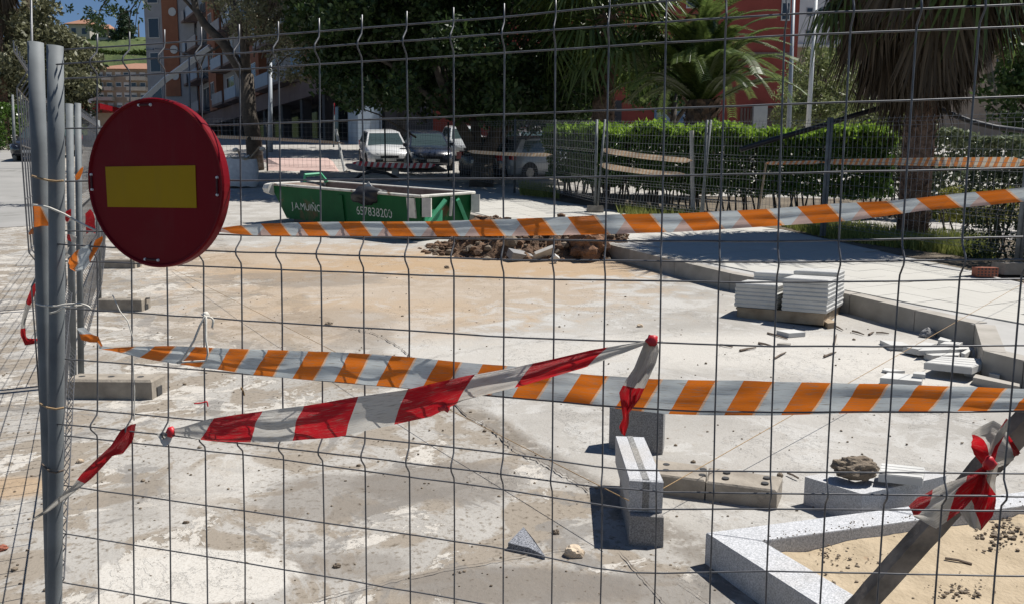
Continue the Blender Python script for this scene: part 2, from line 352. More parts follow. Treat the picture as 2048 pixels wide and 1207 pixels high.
SF = [(2500, 660), (2300, 620), (2048, 566), (2000, 556), (1960, 545), (1830, 518), (1660, 480), (1560, 458), (1300, 432), (1110, 402), (950, 380), (800, 362)]
M['walk'] = simple('pavement_bed', (.33, .32, .30), (.4, .39, .37), 3, .85, 0, .3, .003)
walk, wa, wb = sheet('pavement', SN, SF, KH, M['walk'], 90, 10); walk['_o'] = [0, 0, 0]
# kerb stones along the pavement edge
K = [G(x, y, KH) for x, y in SN]; cents = Vector((6, 12, 0)); segs = []
for i in range(len(K)-1):
    a, b = K[i].copy(), K[i+1].copy(); a.z = b.z = 0; L_ = (b-a).length; n = max(1, round(L_/1.0)); d = (b-a)/L_; inn = Vector((d.y, -d.x, 0))
    if i < 2: inn = Vector((d.y, -d.x, 0))
    for k in range(n):
        p, q = a+d*(L_*k/n+.004), a+d*(L_*(k+1)/n-.004); top = KH+.007+random.uniform(0, .004)
        f = lambda v, h: Vector((v.x, v.y, gz(v.y)+h))
        p2, q2 = p+inn*.15, q+inn*.15
        kb = MB().hexa([f(p, -.03), f(q, -.03), f(q2, -.03), f(p2, -.03)], [f(p, top), f(q, top), f(q2, top), f(p2, top)]).build('kerb_stone', M['kerb'], walk)
# paving tiles of the pavement, the nearest ones laid one by one
poly = [tuple(q) for q in wa]+[tuple(q) for q in wb[::-1]]
def inside(x, y):
    r = False; j = len(poly)-1
    for i in range(len(poly)):
        xi, yi = poly[i]; xj, yj = poly[j]
        if (yi > y) != (yj > y) and x < (xj-xi)*(y-yi)/(yj-yi)+xi: r = not r
        j = i
    return r
def tilemat():
    m, t, b = newmat('ribbed_paving_tile'); tc = nd(t, 'TexCoord').outputs['Object']; s = nd(t, 'SeparateXYZ'); link(t, tc, s.inputs[0])
    wv = mth(t, 'FRACT', mth(t, 'ADD', mth(t, 'MULTIPLY', s.outputs[0], 20.0), 40.0)); rib = step(t, mth(t, 'ABSOLUTE', mth(t, 'SUBTRACT', wv, .5)), .36, .48)
    n = noise(t, pos(t), 2.2, 7); oi = nd(t, 'ObjectInfo').outputs['Random']
    c = mix(t, mth(t, 'ADD', mth(t, 'MULTIPLY', n, .7), mth(t, 'MULTIPLY', oi, .3)), (.39, .375, .335), (.475, .46, .42)); c = mix(t, mth(t, 'MULTIPLY', rib, .35), c, (.27, .25, .21))
    link(t, c, b.inputs['Base Color']); b.inputs['Roughness'].default_value = .85; bump(t, b, mth(t, 'SUBTRACT', 1.0, rib), .5, .004); return m
M['ptile'] = tilemat()
d = (G(1258, 500, KH)-G(1700, 590, KH)); d.z = 0; d.normalize(); e = Vector((d.y, -d.x, 0)); o0 = G(1700, 590, KH); o0.z = 0
cand = []
for i in range(-40, 60):
    for j in range(0, 30):
        c = o0+d*(i*.404)+e*(.16+.202+j*.404)
        if c.y < 1.5: continue
        if all(inside(*((c+d*(sx*.2)+e*(sy*.2))[:2])) for sx in (-1, 1) for sy in (-1, 1)) and c.y < 22:
            if any(((c.xy-(wa_)).length if False else math.hypot(c.x-wa_[0], c.y-wa_[1])) < .36 for wa_ in wa): continue
            px, py, z = proj((c.x, c.y, gz(c.y)+KH))
            if -60 < px < 2110 and py < 1260: cand.append((z, c))
cand.sort(key=lambda q: q[0]); tm = None
ang = math.atan2(d.y, d.x)
for z, c in cand[:300]:
    if tm is None:
        tm = MB().box((0, 0, -.01), (.4, .4, .02)); me = bpy.data.meshes.new('paving_tile'); me.from_pydata(tm.v, [], tm.f); me.materials.append(M['ptile'])
    o = bpy.data.objects.new('paving_tile', me); COL.objects.link(o); o.parent = walk
    sl_ = (gz(c.y+.1)-gz(c.y-.1))/.2; nrm = Vector((0, -sl_, 1)).normalized()
    R = Matrix.Rotation(ang, 3, 'Z'); q = Vector((0, 0, 1)).rotation_difference(nrm).to_matrix()
    o.matrix_local = Matrix.Translation((c.x, c.y, gz(c.y)+KH+.011+random.uniform(0, .003))) @ (q@R).to_4x4()
# planted strip and path behind the pavement
PL_ = [(3000, 610), (2700, 560), (2300, 505), (2000, 470), (1700, 440), (1400, 415), (1110, 392)]
sheet('planting_bed', [(3000, 760), (2500, 655), (2048, 564), (1830, 517), (1560, 457), (1300, 431), (1110, 401)], [(3200, 430), (2900, 425), (2500, 415), (2100, 405), (1700, 398), (1400, 392), (1110, 386)], KH-.01, M['soil'], 60, 12)
sheet('path', [(1500, 432), (1660, 452), (1960, 475), (2300, 500)], [(1500, 424), (1660, 432), (1960, 440), (2300, 452)], KH+.004, M['path'], 30, 4)
# raised crossing far behind the skip
def ramp_platform():
    b = MB(); q = [G(515, 343), G(690, 349), G(672, 322), (G(520, 322))]
    b.hexa([v+Vector((0, 0, -.1)) for v in q], [v+Vector((0, 0, .16)) for v in (G(560, 338), G(665, 341), G(655, 324), G(535, 324))]); return b
struct(ramp_platform().build('raised_crossing', M['pinkpave']))
struct(MB().hexa([G(600, 352), G(1130, 372), G(1130, 366), G(600, 347)], [v+Vector((0, 0, .12)) for v in (G(600, 352), G(1130, 372), G(1130, 366), G(600, 347))]).build('far_kerb', M['kerb']))
# crack and slab joints in the concrete
M['crack'] = simple('crack_shadow', (.07, .06, .05), (.12, .1, .085), 20, .95, 0, 0)
def crack(pts, wid, label_name='slab_joint', seed=0, jag=6.0, n=40):
    rnd = random.Random(seed); k = np.linspace(0, len(pts)-1, n); X = np.interp(k, range(len(pts)), [p[0] for p in pts]); Y = np.interp(k, range(len(pts)), [p[1] for p in pts]); b = MB()
    ps = [G(x+rnd.uniform(-jag, jag)*.5, y+rnd.uniform(-jag, jag)*.35, 0) for x, y in zip(X, Y)]
    for i, p in enumerate(ps):
        d_ = (ps[min(i+1, n-1)]-ps[max(i-1, 0)]); d_.z = 0; d_.normalize(); s_ = Vector((d_.y, -d_.x, 0)); ww = wid*(rnd.uniform(.25, 1) if 0 < i < n-1 else .1)
        b.v += [p+s_*ww+Vector((0, 0, .010)), p-s_*ww*.6+Vector((0, 0, .010))]
    b.f = [(2*i, 2*i+1, 2*i+3, 2*i+2) for i in range(n-1)]; struct(b.build(label_name, M['crack']))
crack([(690, 655), (750, 668), (800, 695), (830, 722), (930, 830), (985, 860), (1030, 900), (1100, 935), (1180, 985)], .008, 'crack', 1, 6, 110)
crack([(830, 722), (950, 700), (1080, 682), (1300, 660)], .004, 'slab_joint', 2, 4)
crack([(630, 1203), (780, 1165), (900, 1140), (1010, 1120), (1180, 1092)], .003, 'slab_joint', 3, 4)
crack([(1238, 1105), (1290, 1165), (1330, 1210), (1380, 1290)], .004, 'slab_joint', 4, 3)
crack([(1355, 1165), (1420, 1210)], .002, 'slab_joint', 5, 2, 12)
crack([(1850, 822), (1960, 850), (2060, 870)], .003, 'slab_joint', 6, 2, 16)
crack([(-20, 352), (40, 356), (78, 352)], .02, 'slab_joint', 7, 1, 12)

# ================================================================== NEAR FENCE PANEL
FA, FB = P(113, 603, 2.2), P(1900, 603, 1.71)
_d = FB-FA; _d.z = 0; FD = _d.normalized(); FN = Vector((FD.y, -FD.x, 0))
if FN.dot(CAM-FA) < 0: FN = -FN
def PL(px, py, off=0.0, P0=None, N=None):
    N = N or FN; P0 = (P0 or FA)+N*off; dd = D(px, py); t_ = (P0-CAM).dot(N)/dd.dot(N); return CAM+dd*t_
HW = {
 'T1': [(112, 101), (512, 74), (1024, 33), (1351, 0), (1700, -34), (2330, -88)],
 'T2': [(112, 129), (185, 124), (512, 104.5), (1024, 66), (1536, 30), (2048, 9), (2330, -4)],
 'T3': [(112, 159), (512, 138), (1024, 105.5), (1536, 73.5), (2048, 53), (2330, 42)],
 'A': [(112, 258), (320, 255), (512, 248.5), (1024, 229), (1536, 210), (2048, 193), (2330, 184)],
 'B': [(112, 362), (512, 361), (1024, 357), (1536, 348), (2048, 336), (2330, 329)],
 'C1': [(112, 462), (512, 471), (1024, 480), (1536, 483), (2048, 474), (2330, 468)],
 'C2': [(112, 488), (200, 494), (512, 505), (1024, 520), (1536, 525), (2048, 519), (2330, 515)],
 'C3': [(112, 521), (512, 537.5), (1024, 557), (1536, 565), (2048, 559), (2330, 554)],
 'E': [(112, 614), (190, 620), (512, 642), (1024, 674), (1536, 692), (2048, 691), (2330, 688)],
 'F': [(112, 715), (512, 748.5), (817, 775), (1024, 794), (1201, 811), (1400, 822), (1775, 824), (2048, 821), (2330, 818)],
 'G1': [(112, 812), (415, 841), (682, 870), (1024, 907), (1180, 930), (1254, 940), (1536, 942), (2048, 946), (2330, 946)],
 'G2': [(112, 846), (181, 853), (512, 889), (727, 914), (1024, 950), (1190, 973), (1255, 977), (1311, 983), (1536, 986), (2048, 992), (2330, 993)],
 'G3': [(112, 869), (512, 911), (1024, 980), (1180, 1005), (1256, 1019), (1330, 1018), (1536, 1016), (2048, 1021), (2330, 1022)],
 'H': [(112, 967), (512, 1024), (1024, 1098), (1180, 1133), (1249, 1144), (1310, 1145), (1536, 1141), (2048, 1151), (2330, 1154)],
 'I': [(112, 1064), (512, 1128), (972, 1207), (1250, 1268), (1536, 1272), (2330, 1292)],
 'J': [(112, 1161), (375, 1207), (1024, 1322), (1250, 1390), (1536, 1400), (2330, 1430)],
 'K1': [(112, 1258), (1024, 1435), (1250, 1505), (2330, 1560)], 'K2': [(112, 1292), (1024, 1475), (1250, 1550), (2330, 1605)], 'K3': [(112, 1326), (1024, 1515), (1250, 1595), (2330, 1650)]}
BEND = .028
def hy(k, x): return float(np.interp(x, [p[0] for p in HW[k]], [p[1] for p in HW[k]]))
fence = thing('mesh_fence', 'dark wire mesh fence panel across the foreground carrying the round red sign', 'fence panel', (FA.x, FA.y, gz(FA.y)), 'temporary wire fence panels')
def horizontals():
    for k in HW:
        xs_ = [112]+list(range(140, 2330, 70))+[2330]; mid = k[-1] == '2'; pts = []
        for x in xs_:
            sm = np.mean([hy(k, x+q) for q in (-22, -11, 0, 11, 22) if 112 <= x+q <= 2330]) if 112 < x < 2330 else hy(k, x)
            jx = Vector((x*.011, len(k)*3.7+ord(k[0]), ord(k[-1])*1.3)); pts.append(PL(x, sm+1.6*mn.noise(jx), (BEND if mid else 0)-.0035+.003*mn.noise(jx+Vector((0, 9, 0)))))
        MB().tube(pts, .0022, 6).build('horizontal_wire', M['wire'], fence, True)
horizontals()
VT = [193, 259, 329, 402, 478, 557, 638, 724, 814, 907, 1008, 1111, 1218, 1332, 1451, 1569, 1700, 1833, 1958, 2085, 2205]
VB = [197, 268, 341, 415, 490, 570, 649, 733, 821, 909, 1006, 1103, 1201, 1309, 1420, 1532, 1640, 1754, 1868, 1986, 2100]
for xt, xb in zip(VT, VB):
    def X(y): return xt+(xb-xt)*(y-60)/1147+2.2*mn.noise(Vector((xt*.37, y*.004, 2)))
    pts = [PL(X(hy('T1', xt)-27), hy('T1', xt)-27, .003)]
    for k in HW:
        y = hy(k, xt); y = hy(k, X(y)); q = PL(X(y), y, .003)
        if k[-1] == '2': px_ = proj(q+FN*BEND)[0]; q = PL(px_, hy(k, px_), BEND+.003)
        pts.append(q)
    ks = list(HW); out = [pts[0]]
    for i_, k in enumerate(ks):         # rounded V-bends
        q = pts[i_+1]
        if k[-1] == '2':
            p0, p2 = pts[i_], pts[i_+2]
            out += [p0.lerp(q, .30)+FN*(-.006), p0.lerp(q, .8)+FN*.003, q, q.lerp(p2, .2)+FN*.003, q.lerp(p2, .7)+FN*(-.006)]
        else: out.append(q)
    pts = out; pts.append(PL(X(y+25), y+25, .003)); MB().tube(pts, .0022, 6).build('vertical_wire', M['wire'], fence, True)
def post(pxs, off, r, parent, mat=None):
    pts = [PL(x, y, off) for x, y in pxs]; bot = pts[-1]; d_ = (pts[-1]-pts[-2]).normalized(); t_ = (gz(bot.y)+.002-bot.z)/d_.z; pts.append(bot+d_*t_)
    b = MB().tube(pts, r, 16)
    return b.build('post', mat or M['galv'], parent, True)
post([(110, 92), (113, 302), (114, 604), (112, 900), (109, 1207)], .012, .0205, fence)
post([(2330, -120), (2310, 600), (2290, 1207)], 0, .0205, fence)
# side panels running away on the left
def mesh_bits(b, A, B, H, nv, z0, z1, wr, toward, nh=(0, .052, .104, .27, .43, .59, .642, .694, .85, 1.01, 1.17, 1.222, 1.274, 1.43, 1.59, 1.64, 1.69)):
    """joined wire mesh between two posts (base points A,B)"""
    d_ = B-A; dn = Vector((d_.x, d_.y, 0)).normalized(); n_ = Vector((dn.y, -dn.x, 0))*toward; mids = (.052, .642, 1.222, 1.64); sc = (H-.12)/1.72
    zz = [H-.03-h*sc for h in nh]; mid = [h in mids for h in nh]
    for z, m_ in zip(zz, mid):
        o_ = n_*(.03 if m_ else 0); b.tube([A+Vector((0, 0, z))+o_, B+Vector((0, 0, z))+o_], wr, 4, False)
    for i in range(nv+1):
        p_ = A+d_*(i/nv); b.tube([p_+Vector((0, 0, H))]+[p_+Vector((0, 0, z))+n_*(.03 if m_ else 0) for z, m_ in zip(zz, mid)], wr, 4, False)
    return b
def panel(label, A, B, H=1.9, nv=28, wr=.0024, toward=1, lean=(0, 0, 0), pr=.02, posts=(1, 1), group='temporary wire fence panels', wire='wire', z=.1):
    A = Vector(A)+Vector((0, 0, z)); B = Vector(B)+Vector((0, 0, z)); t = thing('mesh_fence', label, 'fence panel', A, group); ln = Vector(lean)
    b = mesh_bits(MB(), A, B, H-z, nv, 0, H, wr, toward)
    for v in b.v: v += ln*((v.z-A.z)/H)
    o = stuff(b.build('wire_mesh', M[wire], t))
    for k, q in zip(posts, (A, B)):
        if k: MB().tube([q+Vector((0, 0, -.05)), q+ln*.5+Vector((0, 0, (H-z)/2)), q+ln+Vector((0, 0, H-z+.01))], pr, 10).build('post', M['galv'], t, True)
    return t
sp = thing('mesh_fence', 'wire fence panel running away on the left, its tall post beside the main panel', 'fence panel', PL(90, 1207, -.05), 'temporary wire fence panels')
post([(71, 85), (78, 302), (88, 604), (98, 900), (106, 1207)], -.045, .0205, sp)
q1, q2, q3, q4 = G(147, 772), G(199, 612), G(207, 527), G(213, 470)
nearb = PL(100, 900, -.05); nearb = Vector((nearb.x-.02, nearb.y, gz(nearb.y)))
MB_ = mesh_bits(MB(), nearb+Vector((0, 0, .1)), q1+Vector((0, 0, .1)), 1.78, 30, 0, 0, .0024, 1); stuff(MB_.build('wire_mesh', M['wire'], sp))
MB().tube([q1+Vector((0, 0, .05)), q1+Vector((.10, 0, 1.95))], .023, 12).build('post', M['galv'], sp, True)
s2 = q1+Vector((-.0, .16, 0)); s2 = G(163, 764)
panel('wire fence panel second in the row receding behind the galvanised posts', s2, q2, 1.95, 28, lean=(.10, 0, 0), pr=.021)
panel('wire fence panel third in the row receding behind the red sign', q2+Vector((-.06, .12, .0)), q3, 1.95, 28, .0028, lean=(.1, 0, 0))
panel('most distant wire fence panel of the row receding behind the red sign', q3+Vector((-.06, .12, .0)), q4, 1.95, 28, .003)
# concrete feet under the side fence
def foot(label, near, length, h=.13, dep=.2, name='concrete_ballast', ang=0, notch=True):
    """block foot: near = front bottom-left pixel"""
    a = G(*near); ex = Vector((math.cos(ang), math.sin(ang), 0)); ey = Vector((-ex.y, ex.x, 0)); b = MB(); c = .015
    def q(u, v, z): s_ = a+ex*u+ey*v; return Vector((s_.x, s_.y, a.z+z+.1*0))
    pr = [(0, 0), (length, 0), (length, dep), (0, dep)]; z0 = -.02
    ins = [(c, c), (length-c, c), (length-c, dep-c), (c, dep-c)]
    b.hexa([q(u, v, z0) for u, v in pr], [q(u, v, h-c) for u, v in pr]); n = len(b.v)
    b.hexa([q(u, v, h-c-.001) for u, v in pr], [q(u, v, h) for u, v in ins])
    o = b.build(name, M['cfoot']); o['_o'] = list(o.location)
    if notch:
        MB().box(q(length+.001, dep*.5, .035), (.012, .07, .06)).build('notch', M['steel_dk'], o)
    for i in range(3):
        MB().tube([q(.08+i*.2, dep*.5, h-.01), q(.08+i*.2, dep*.5, h+.0015)], .022, 10).build('socket_hole', M['steel_dk'], o)
    return tag(o, label, 'concrete foot', 'concrete fence feet')
foot('long concrete fence foot nearest on the left, under the paired posts', (126, 796), .60)
foot('concrete fence foot with a white cord beside it, second along the side fence', (196, 622), .46)
foot('distant concrete fence foot partly behind the round red sign', (196, 537), .52)
MB().tube([G(60, 789)+Vector((0, 0, .02)), G(-90, 803)+Vector((0, 0, .02))], .014, 8)

# ================================================================== SIGN
SC = PL(315, 368, .035); rad = (PL(315, 368-171, .035)-SC).length
yaw0 = math.atan2(FD.y, FD.x); best = None
for k in range(-40, 41):
    a_ = yaw0+math.radians(k); u_ = Vector((math.cos(a_), math.sin(a_), 0)); wpx = proj(SC+u_*rad)[0]-proj(SC-u_*rad)[0]
    if (best is None or abs(wpx-270) < best[0]) and k >= -35: best = (abs(wpx-270), a_)
sa = best[1]; SU = Vector((math.cos(sa), math.sin(sa), 0)); SN_ = Vector((SU.y, -SU.x, 0)); SN_ = SN_ if SN_.dot(CAM-SC) > 0 else -SN_; SV = Vector((0, 0, 1))
sc_half = max(0, abs(SU.dot(FN))*rad); SC = SC+FN*(sc_half*.55); 
rad *= 1.0-.0
M['signred'] = simple('sign_red', (.15, .002, .006), (.18, .003, .008), 3, .5, 0, .05, .001, spec=.12)
def sign_wear(m, dust=.35):
    t = m.node_tree; b = t.nodes['Principled BSDF']; src = b.inputs['Base Color'].links[0].from_socket; p = pos(t)
    mp = nd(t, 'Mapping'); mp.inputs['Scale'].default_value = (30, 30, 3); link(t, p, mp.inputs[0]); st = noise(t, mp.outputs[0], 1.0, 8, .7); sp_ = noise(t, p, 90, 4, .6); bl = noise(t, p, 5, 7, .65)
    f = mth(t, 'ADD', mth(t, 'MULTIPLY', step(t, st, .5, .8), .35), mth(t, 'MULTIPLY', step(t, bl, .45, .75), .3)); f = mth(t, 'ADD', f, mth(t, 'MULTIPLY', step(t, sp_, .68, .74), .5))
    link(t, mix(t, mth(t, 'MULTIPLY', f, dust), src, (.16, .10, .08)), b.inputs['Base Color']); link(t, mth(t, 'ADD', mth(t, 'MULTIPLY', bl, .5), .2), b.inputs['Roughness'])
sign_wear(M['signred'])
M['signyel'] = simple('sign_yellow', (.38, .225, .004), (.43, .26, .006), 3, .5, 0, .05, .001, spec=.12)
sign_wear(M['signyel'], .3)
def ss(u, v, n=0.0): return SC+SU*u+SV*v+SN_*n
sign = thing('road_sign', 'round dark red no entry sign with a yellow bar hung on the fence', 'road sign', ss(0, -rad, 0))
b = MB(); prof = [(0, 0), (rad*.955, 0), (rad*.965, .004), (rad*.985, .005), (rad, .001), (rad, -.022), (rad*.97, -.024), (rad*.965, -.003), (0, -.003)]; NS = 72
for r_, n_ in prof:
    for k in range(NS): t_ = 2*math.pi*k/NS; b.v.append(ss(r_*math.cos(t_), r_*math.sin(t_), n_))
for j in range(len(prof)-1):
    for k in range(NS): b.f.append((j*NS+k, j*NS+(k+1) % NS, (j+1)*NS+(k+1) % NS, (j+1)*NS+k))
plate = b.build('plate', M['signred'], sign)
kx = rad/135; kz = rad/171
b = MB(); cs = [(-97*kx, -48*kz), (81*kx, -48*kz), (82*kx, 36*kz), (-97*kx, 35*kz)]
b.prism([ss(u, v, .0006) for u, v in cs], SN_*.0012).build('yellow_bar', M['signyel'], sign)
M['signslot'] = simple('slot_shadow', (.05, .002, .004), (.06, .003, .005), 5, .6)
for (u1, v1, u2, v2) in ((-22*kx, 157*kz, 1*kx, 157*kz), (-128*kx, 19*kz, -128*kx, -12*kz), (122*kx, 12*kz, 121*kx, -22*kz), (-26*kx, -155*kz, 0, -156*kz)):
    a_, c_ = ss(u1, v1, .001), ss(u2, v2, .001); MB().tube([a_, c_], .003, 8).build('slot', M['signslot'], sign)
    for q in (a_, c_): MB().tube([q-SN_*.001, q+SN_*.003], [.0042, .003], 10).build('rivet', M['white'], sign)

# ================================================================== BARRIER TAPES
M['tape_o'] = stripes('orange_white_tape', (.80, .20, .015), (.62, .66, .66), .118, -.34, .42, 0, .25, edge=(.9, .6, .4))
M['tape_o2'] = stripes('orange_white_tape_folded', (.80, .20, .015), (.62, .66, .66), .118, .26, .42, .42, .25, edge=(.9, .6, .4))
M['tape_r'] = stripes('red_white_tape', (.62, .012, .022), (.72, .69, .63), .27, -.16, .38, 0, .5, duty=.55)
M['tape_rl'] = stripes('red_white_tape_long', (.62, .012, .022), (.72, .69, .63), .5, .0, .38, 0, .9)
M['tape_rs'] = stripes('red_white_tape_crumpled', (.62, .012, .022), (.72, .69, .63), .16, .1, .38, 0, .9)
M['tape_bow'] = stripes('red_white_tape_bow', (.62, .012, .022), (.72, .69, .63), .2, .45, .45, 0, .9)
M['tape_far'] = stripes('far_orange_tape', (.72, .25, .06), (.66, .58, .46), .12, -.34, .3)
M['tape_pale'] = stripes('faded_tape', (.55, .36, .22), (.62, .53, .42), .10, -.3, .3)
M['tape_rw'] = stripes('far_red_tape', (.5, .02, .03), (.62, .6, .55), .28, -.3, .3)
def resample(pts, n):
    a = np.array(pts, float); s_ = np.concatenate([[0], np.cumsum(np.linalg.norm(np.diff(a[:, :2], axis=0), axis=1))]); k = np.linspace(0, s_[-1], n)
    return np.stack([np.interp(k, s_, a[:, i]) for i in range(a.shape[1])], 1)
def ribbon(name, label, top, bot, mat, n=70, rows=7, amp=.004, seed=0, fn=None, cat='tape', group=None, u0=0.0, curl=.0, parent=None, umap=None):
    """band between two pixel polylines [(x,y,offset toward camera)] on the fence plane"""
    fn = fn or (lambda x, y, o: PL(x, y, o)); T, B_ = resample(top, n), resample(bot, n); b = MB(); b.uv = []; u = u0; last = None; f0 = Vector((seed*5.1, seed*2.3, 0))
    for i in range(n):
        a_, c_ = fn(*T[i]), fn(*B_[i]); m_ = (a_+c_)/2
        if last is not None: u += (m_-last).length
        last = m_; wid = (a_-c_).length
        if umap: per, sl2, dut, xs_ = umap; s_ = float(np.interp((T[i][0]+B_[i][0])/2, xs_, range(len(xs_)))); u = per*(s_+dut/2-sl2*.5)
        for j in range(rows+1):
            v = j/rows; q = c_*(1-v)+a_*v; w_ = amp*(mn.noise(Vector((u*9, v*2.2, seed))+f0)*1.6+mn.noise(Vector((u*2.5, v*5, seed+3))+f0))*min(1, wid/.05)
            b.v.append(q+FN*(w_+curl*math.sin(v*math.pi)*min(1, wid/.06))); b.uv.append((u, v))
    b.f = [(i*(rows+1)+j, (i+1)*(rows+1)+j, (i+1)*(rows+1)+j+1, i*(rows+1)+j+1) for i in range(n-1) for j in range(rows)]
    o = b.build(name, mat, parent, True)
    if parent is None: tag(o, label, cat, group)
    return o
o_in, o_out = -.014, .034
ribbon('barrier_tape', 'upper orange and white barrier tape rising to the right across the fence',
 [(436, 457, .034), (470, 452, .034), (512, 448, o_out), (640, 444, o_out), (860, 443, o_out), (1024, 438, o_out), (1150, 433, .02), (1230, 429, -.02), (1360, 427, -.02), (1536, 418, -.02), (1660, 408, -.02), (1780, 402, -.02), (1930, 386, -.02), (2326, 350, -.02)],
 [(436, 464, .034), (470, 468, .034), (512, 471, o_out), (640, 472, o_out), (860, 473, o_out), (1024, 472, o_out), (1150, 470, .02), (1230, 468, -.02), (1360, 464, -.02), (1536, 453, -.02), (1700, 442, -.02), (1850, 421, -.02), (1940, 414, -.02), (2326, 376, -.02)], M['tape_o2'], 160, 8, .003, 1, umap=(.118, .26, .5, [392, 472, 552, 625, 710, 795, 885, 970, 1071, 1174, 1285, 1401, 1519, 1640, 1759, 1876, 1996, 2116, 2236, 2356]))
ribbon('barrier_tape', 'lower orange and white barrier tape sagging right across the fence, knotted on the left',
 [(198, 690, .012), (225, 695, .02), (270, 692, .03), (340, 691, .034), (512, 698, .034), (740, 706, .034), (830, 714, .03), (905, 722, .0), (1024, 731, -.018), (1140, 744, -.02), (1300, 757, -.02), (1536, 762, -.02), (1780, 767, -.02), (2048, 776, -.02), (2322, 786, -.02)],
 [(198, 697, .012), (225, 701, .02), (270, 711, .03), (340, 725, .034), (512, 749, .034), (740, 769, .034), (830, 778, .03), (905, 783, .0), (1024, 794, -.018), (1200, 812, -.02), (1330, 827, -.02), (1536, 830, -.02), (1650, 827, -.02), (1775, 823, -.02), (2048, 822, -.02), (2322, 822, -.02)], M['tape_o'], 160, 8, .005, 2, umap=(.118, -.34, .5, [155, 235, 315, 395, 464, 540, 621, 704, 790, 882, 972, 1064, 1170, 1275, 1384, 1496, 1612, 1727, 1846, 1965, 2070, 2180, 2290, 2400]))
ribbon('tape_end', 'loose orange and white tape end tied to the fence left of the lower tape',
 [(154, 656, .05), (168, 653, .05), (185, 668, .04), (197, 672, .02), (206, 693, .012)], [(158, 664, .05), (162, 679, .05), (180, 684, .04), (194, 684, .02), (199, 697, .012)], M['tape_o'], 24, 5, .006, 3)
ribbon('red_white_tape', 'wide red and white cloth tape stretched diagonally between two knots on the fence',
 [(338, 858, .012), (365, 853, .03), (420, 836, .042), (508, 823, .045), (610, 811, .045), (705, 793, .045), (820, 777, .045), (935, 750, .045), (1024, 735, .045), (1110, 716, .045), (1185, 698, .045), (1240, 689, .035), (1292, 681, .012)],
 [(338, 866, .012), (365, 871, .03), (420, 880, .042), (490, 883, .045), (585, 881, .045), (675, 873, .045), (730, 861, .045), (790, 847, .045), (860, 833, .045), (925, 800, .045), (1045, 770, .045), (1165, 735, .045), (1245, 706, .035), (1292, 688, .012)], M['tape_r'], 150, 10, .007, 4, curl=.012, umap=(.27, -.16, .55, [290, 464, 645, 862, 1118, 1400]))
ribbon('tape_end', 'crumpled red and white tape end hanging from the right knot of the diagonal tape',
 [(1292, 676, .012), (1280, 705, .03), (1268, 735, .04), (1250, 762, .045), (1238, 785, .045), (1243, 815, .045), (1246, 835, .045), (1238, 852, .045), (1243, 866, .045)],
 [(1312, 672, .012), (1318, 700, .03), (1312, 725, .04), (1304, 742, .045), (1294, 765, .045), (1278, 800, .045), (1258, 825, .045), (1258, 845, .045), (1250, 871, .045)], M['tape_rl'], 50, 8, .012, 5, u0=.37)
ribbon('tape_end', 'torn red and white tape strip trailing down across the galvanised posts',
 [(262, 848, .014), (243, 858, .03), (222, 890, .045), (195, 915, .055), (165, 945, .06), (145, 970, .065), (115, 995, .065), (88, 1020, .065), (63, 1037, .065)],
 [(272, 846, .014), (266, 880, .03), (248, 905, .045), (226, 910, .055), (185, 955, .06), (155, 978, .065), (128, 1000, .065), (95, 1024, .065), (66, 1039, .065)], M['tape_rl'], 50, 7, .008, 6, u0=.02)
def knot(label, px, r, mat, seed, name='tape_knot', off=.02):
    c = PL(px[0], px[1], off); b = MB().blob(c, (r, r*.8, r*1.1), 2, .55, 1.9, seed); b.uv = [(v.x*3+v.z*2, .5) for v in b.v]
    tag(b.build(name, mat, None, True), label, 'knot')
knot('red knot at the left end of the diagonal cloth tape', (342, 863), .013, M['red'], 3)
knot('red knot at the right end of the diagonal cloth tape', (1303, 680), .014, M['red'], 5)
ribbon('tape_end', 'short white tail below the left knot of the diagonal cloth tape', [(314, 868, .03), (325, 862, .02), (340, 866, .015)], [(328, 893, .03), (340, 886, .02), (346, 870, .015)], M['rope'], 14, 5, .008, 8)
b = MB().blob(PL(890, 812, .045), (.012, .008, .014), 2, .8, 2.4, 9); tag(b.build('tape_shred', M['red']), 'small red shred hanging from the torn edge of the cloth tape', 'shred')
# tapes on the posts
def ptape(label, top, bot, mat, seed, n=20, amp=.004, u0=0.0): ribbon('tape_scrap', label, top, bot, mat, n, 5, amp, seed, u0=u0)
ptape('orange and white tape wrapped round the left post below the sign height', [(66, 413, -.02), (80, 409, -.012), (97, 418, -.02)], [(69, 455, -.02), (82, 452, -.012), (98, 452, -.02)], M['tape_o2'], 11, 14, .001)
ptape('orange tape end fluttering left of the galvanised posts', [(56, 462, -.04), (66, 455, -.03), (74, 452, -.03)], [(58, 470, -.04), (66, 468, -.03), (72, 466, -.03)], M['tape_o'], 12, 12, .004, .02)
ptape('orange and white tape scrap by the posts at the upper left edge of the sign', [(150, 352, -.03), (160, 338, -.03), (167, 331, -.03)], [(152, 361, -.03), (160, 358, -.03), (165, 345, -.03)], M['tape_o2'], 13, 12)
ptape('broad orange and white tape loop below the left edge of the sign', [(136, 522, .01), (150, 503, .03), (175, 490, .03), (205, 472, .01)], [(140, 538, .01), (152, 544, .03), (172, 538, .03), (206, 480, .01)], M['tape_o'], 14, 24, .006, .03)
ptape('red and white tape hanging on the far side of the posts', [(66, 566, -.12), (50, 605, -.12), (41, 640, -.12), (40, 668, -.12), (50, 690, -.12), (76, 686, -.12)], [(75, 568, -.12), (60, 610, -.12), (51, 645, -.12), (52, 672, -.12), (55, 676, -.12), (76, 676, -.12)], M['tape_rs'], 15, 30, .008)
G2 = lambda dd: (lambda x, y, o: P(x, y, dd-o))
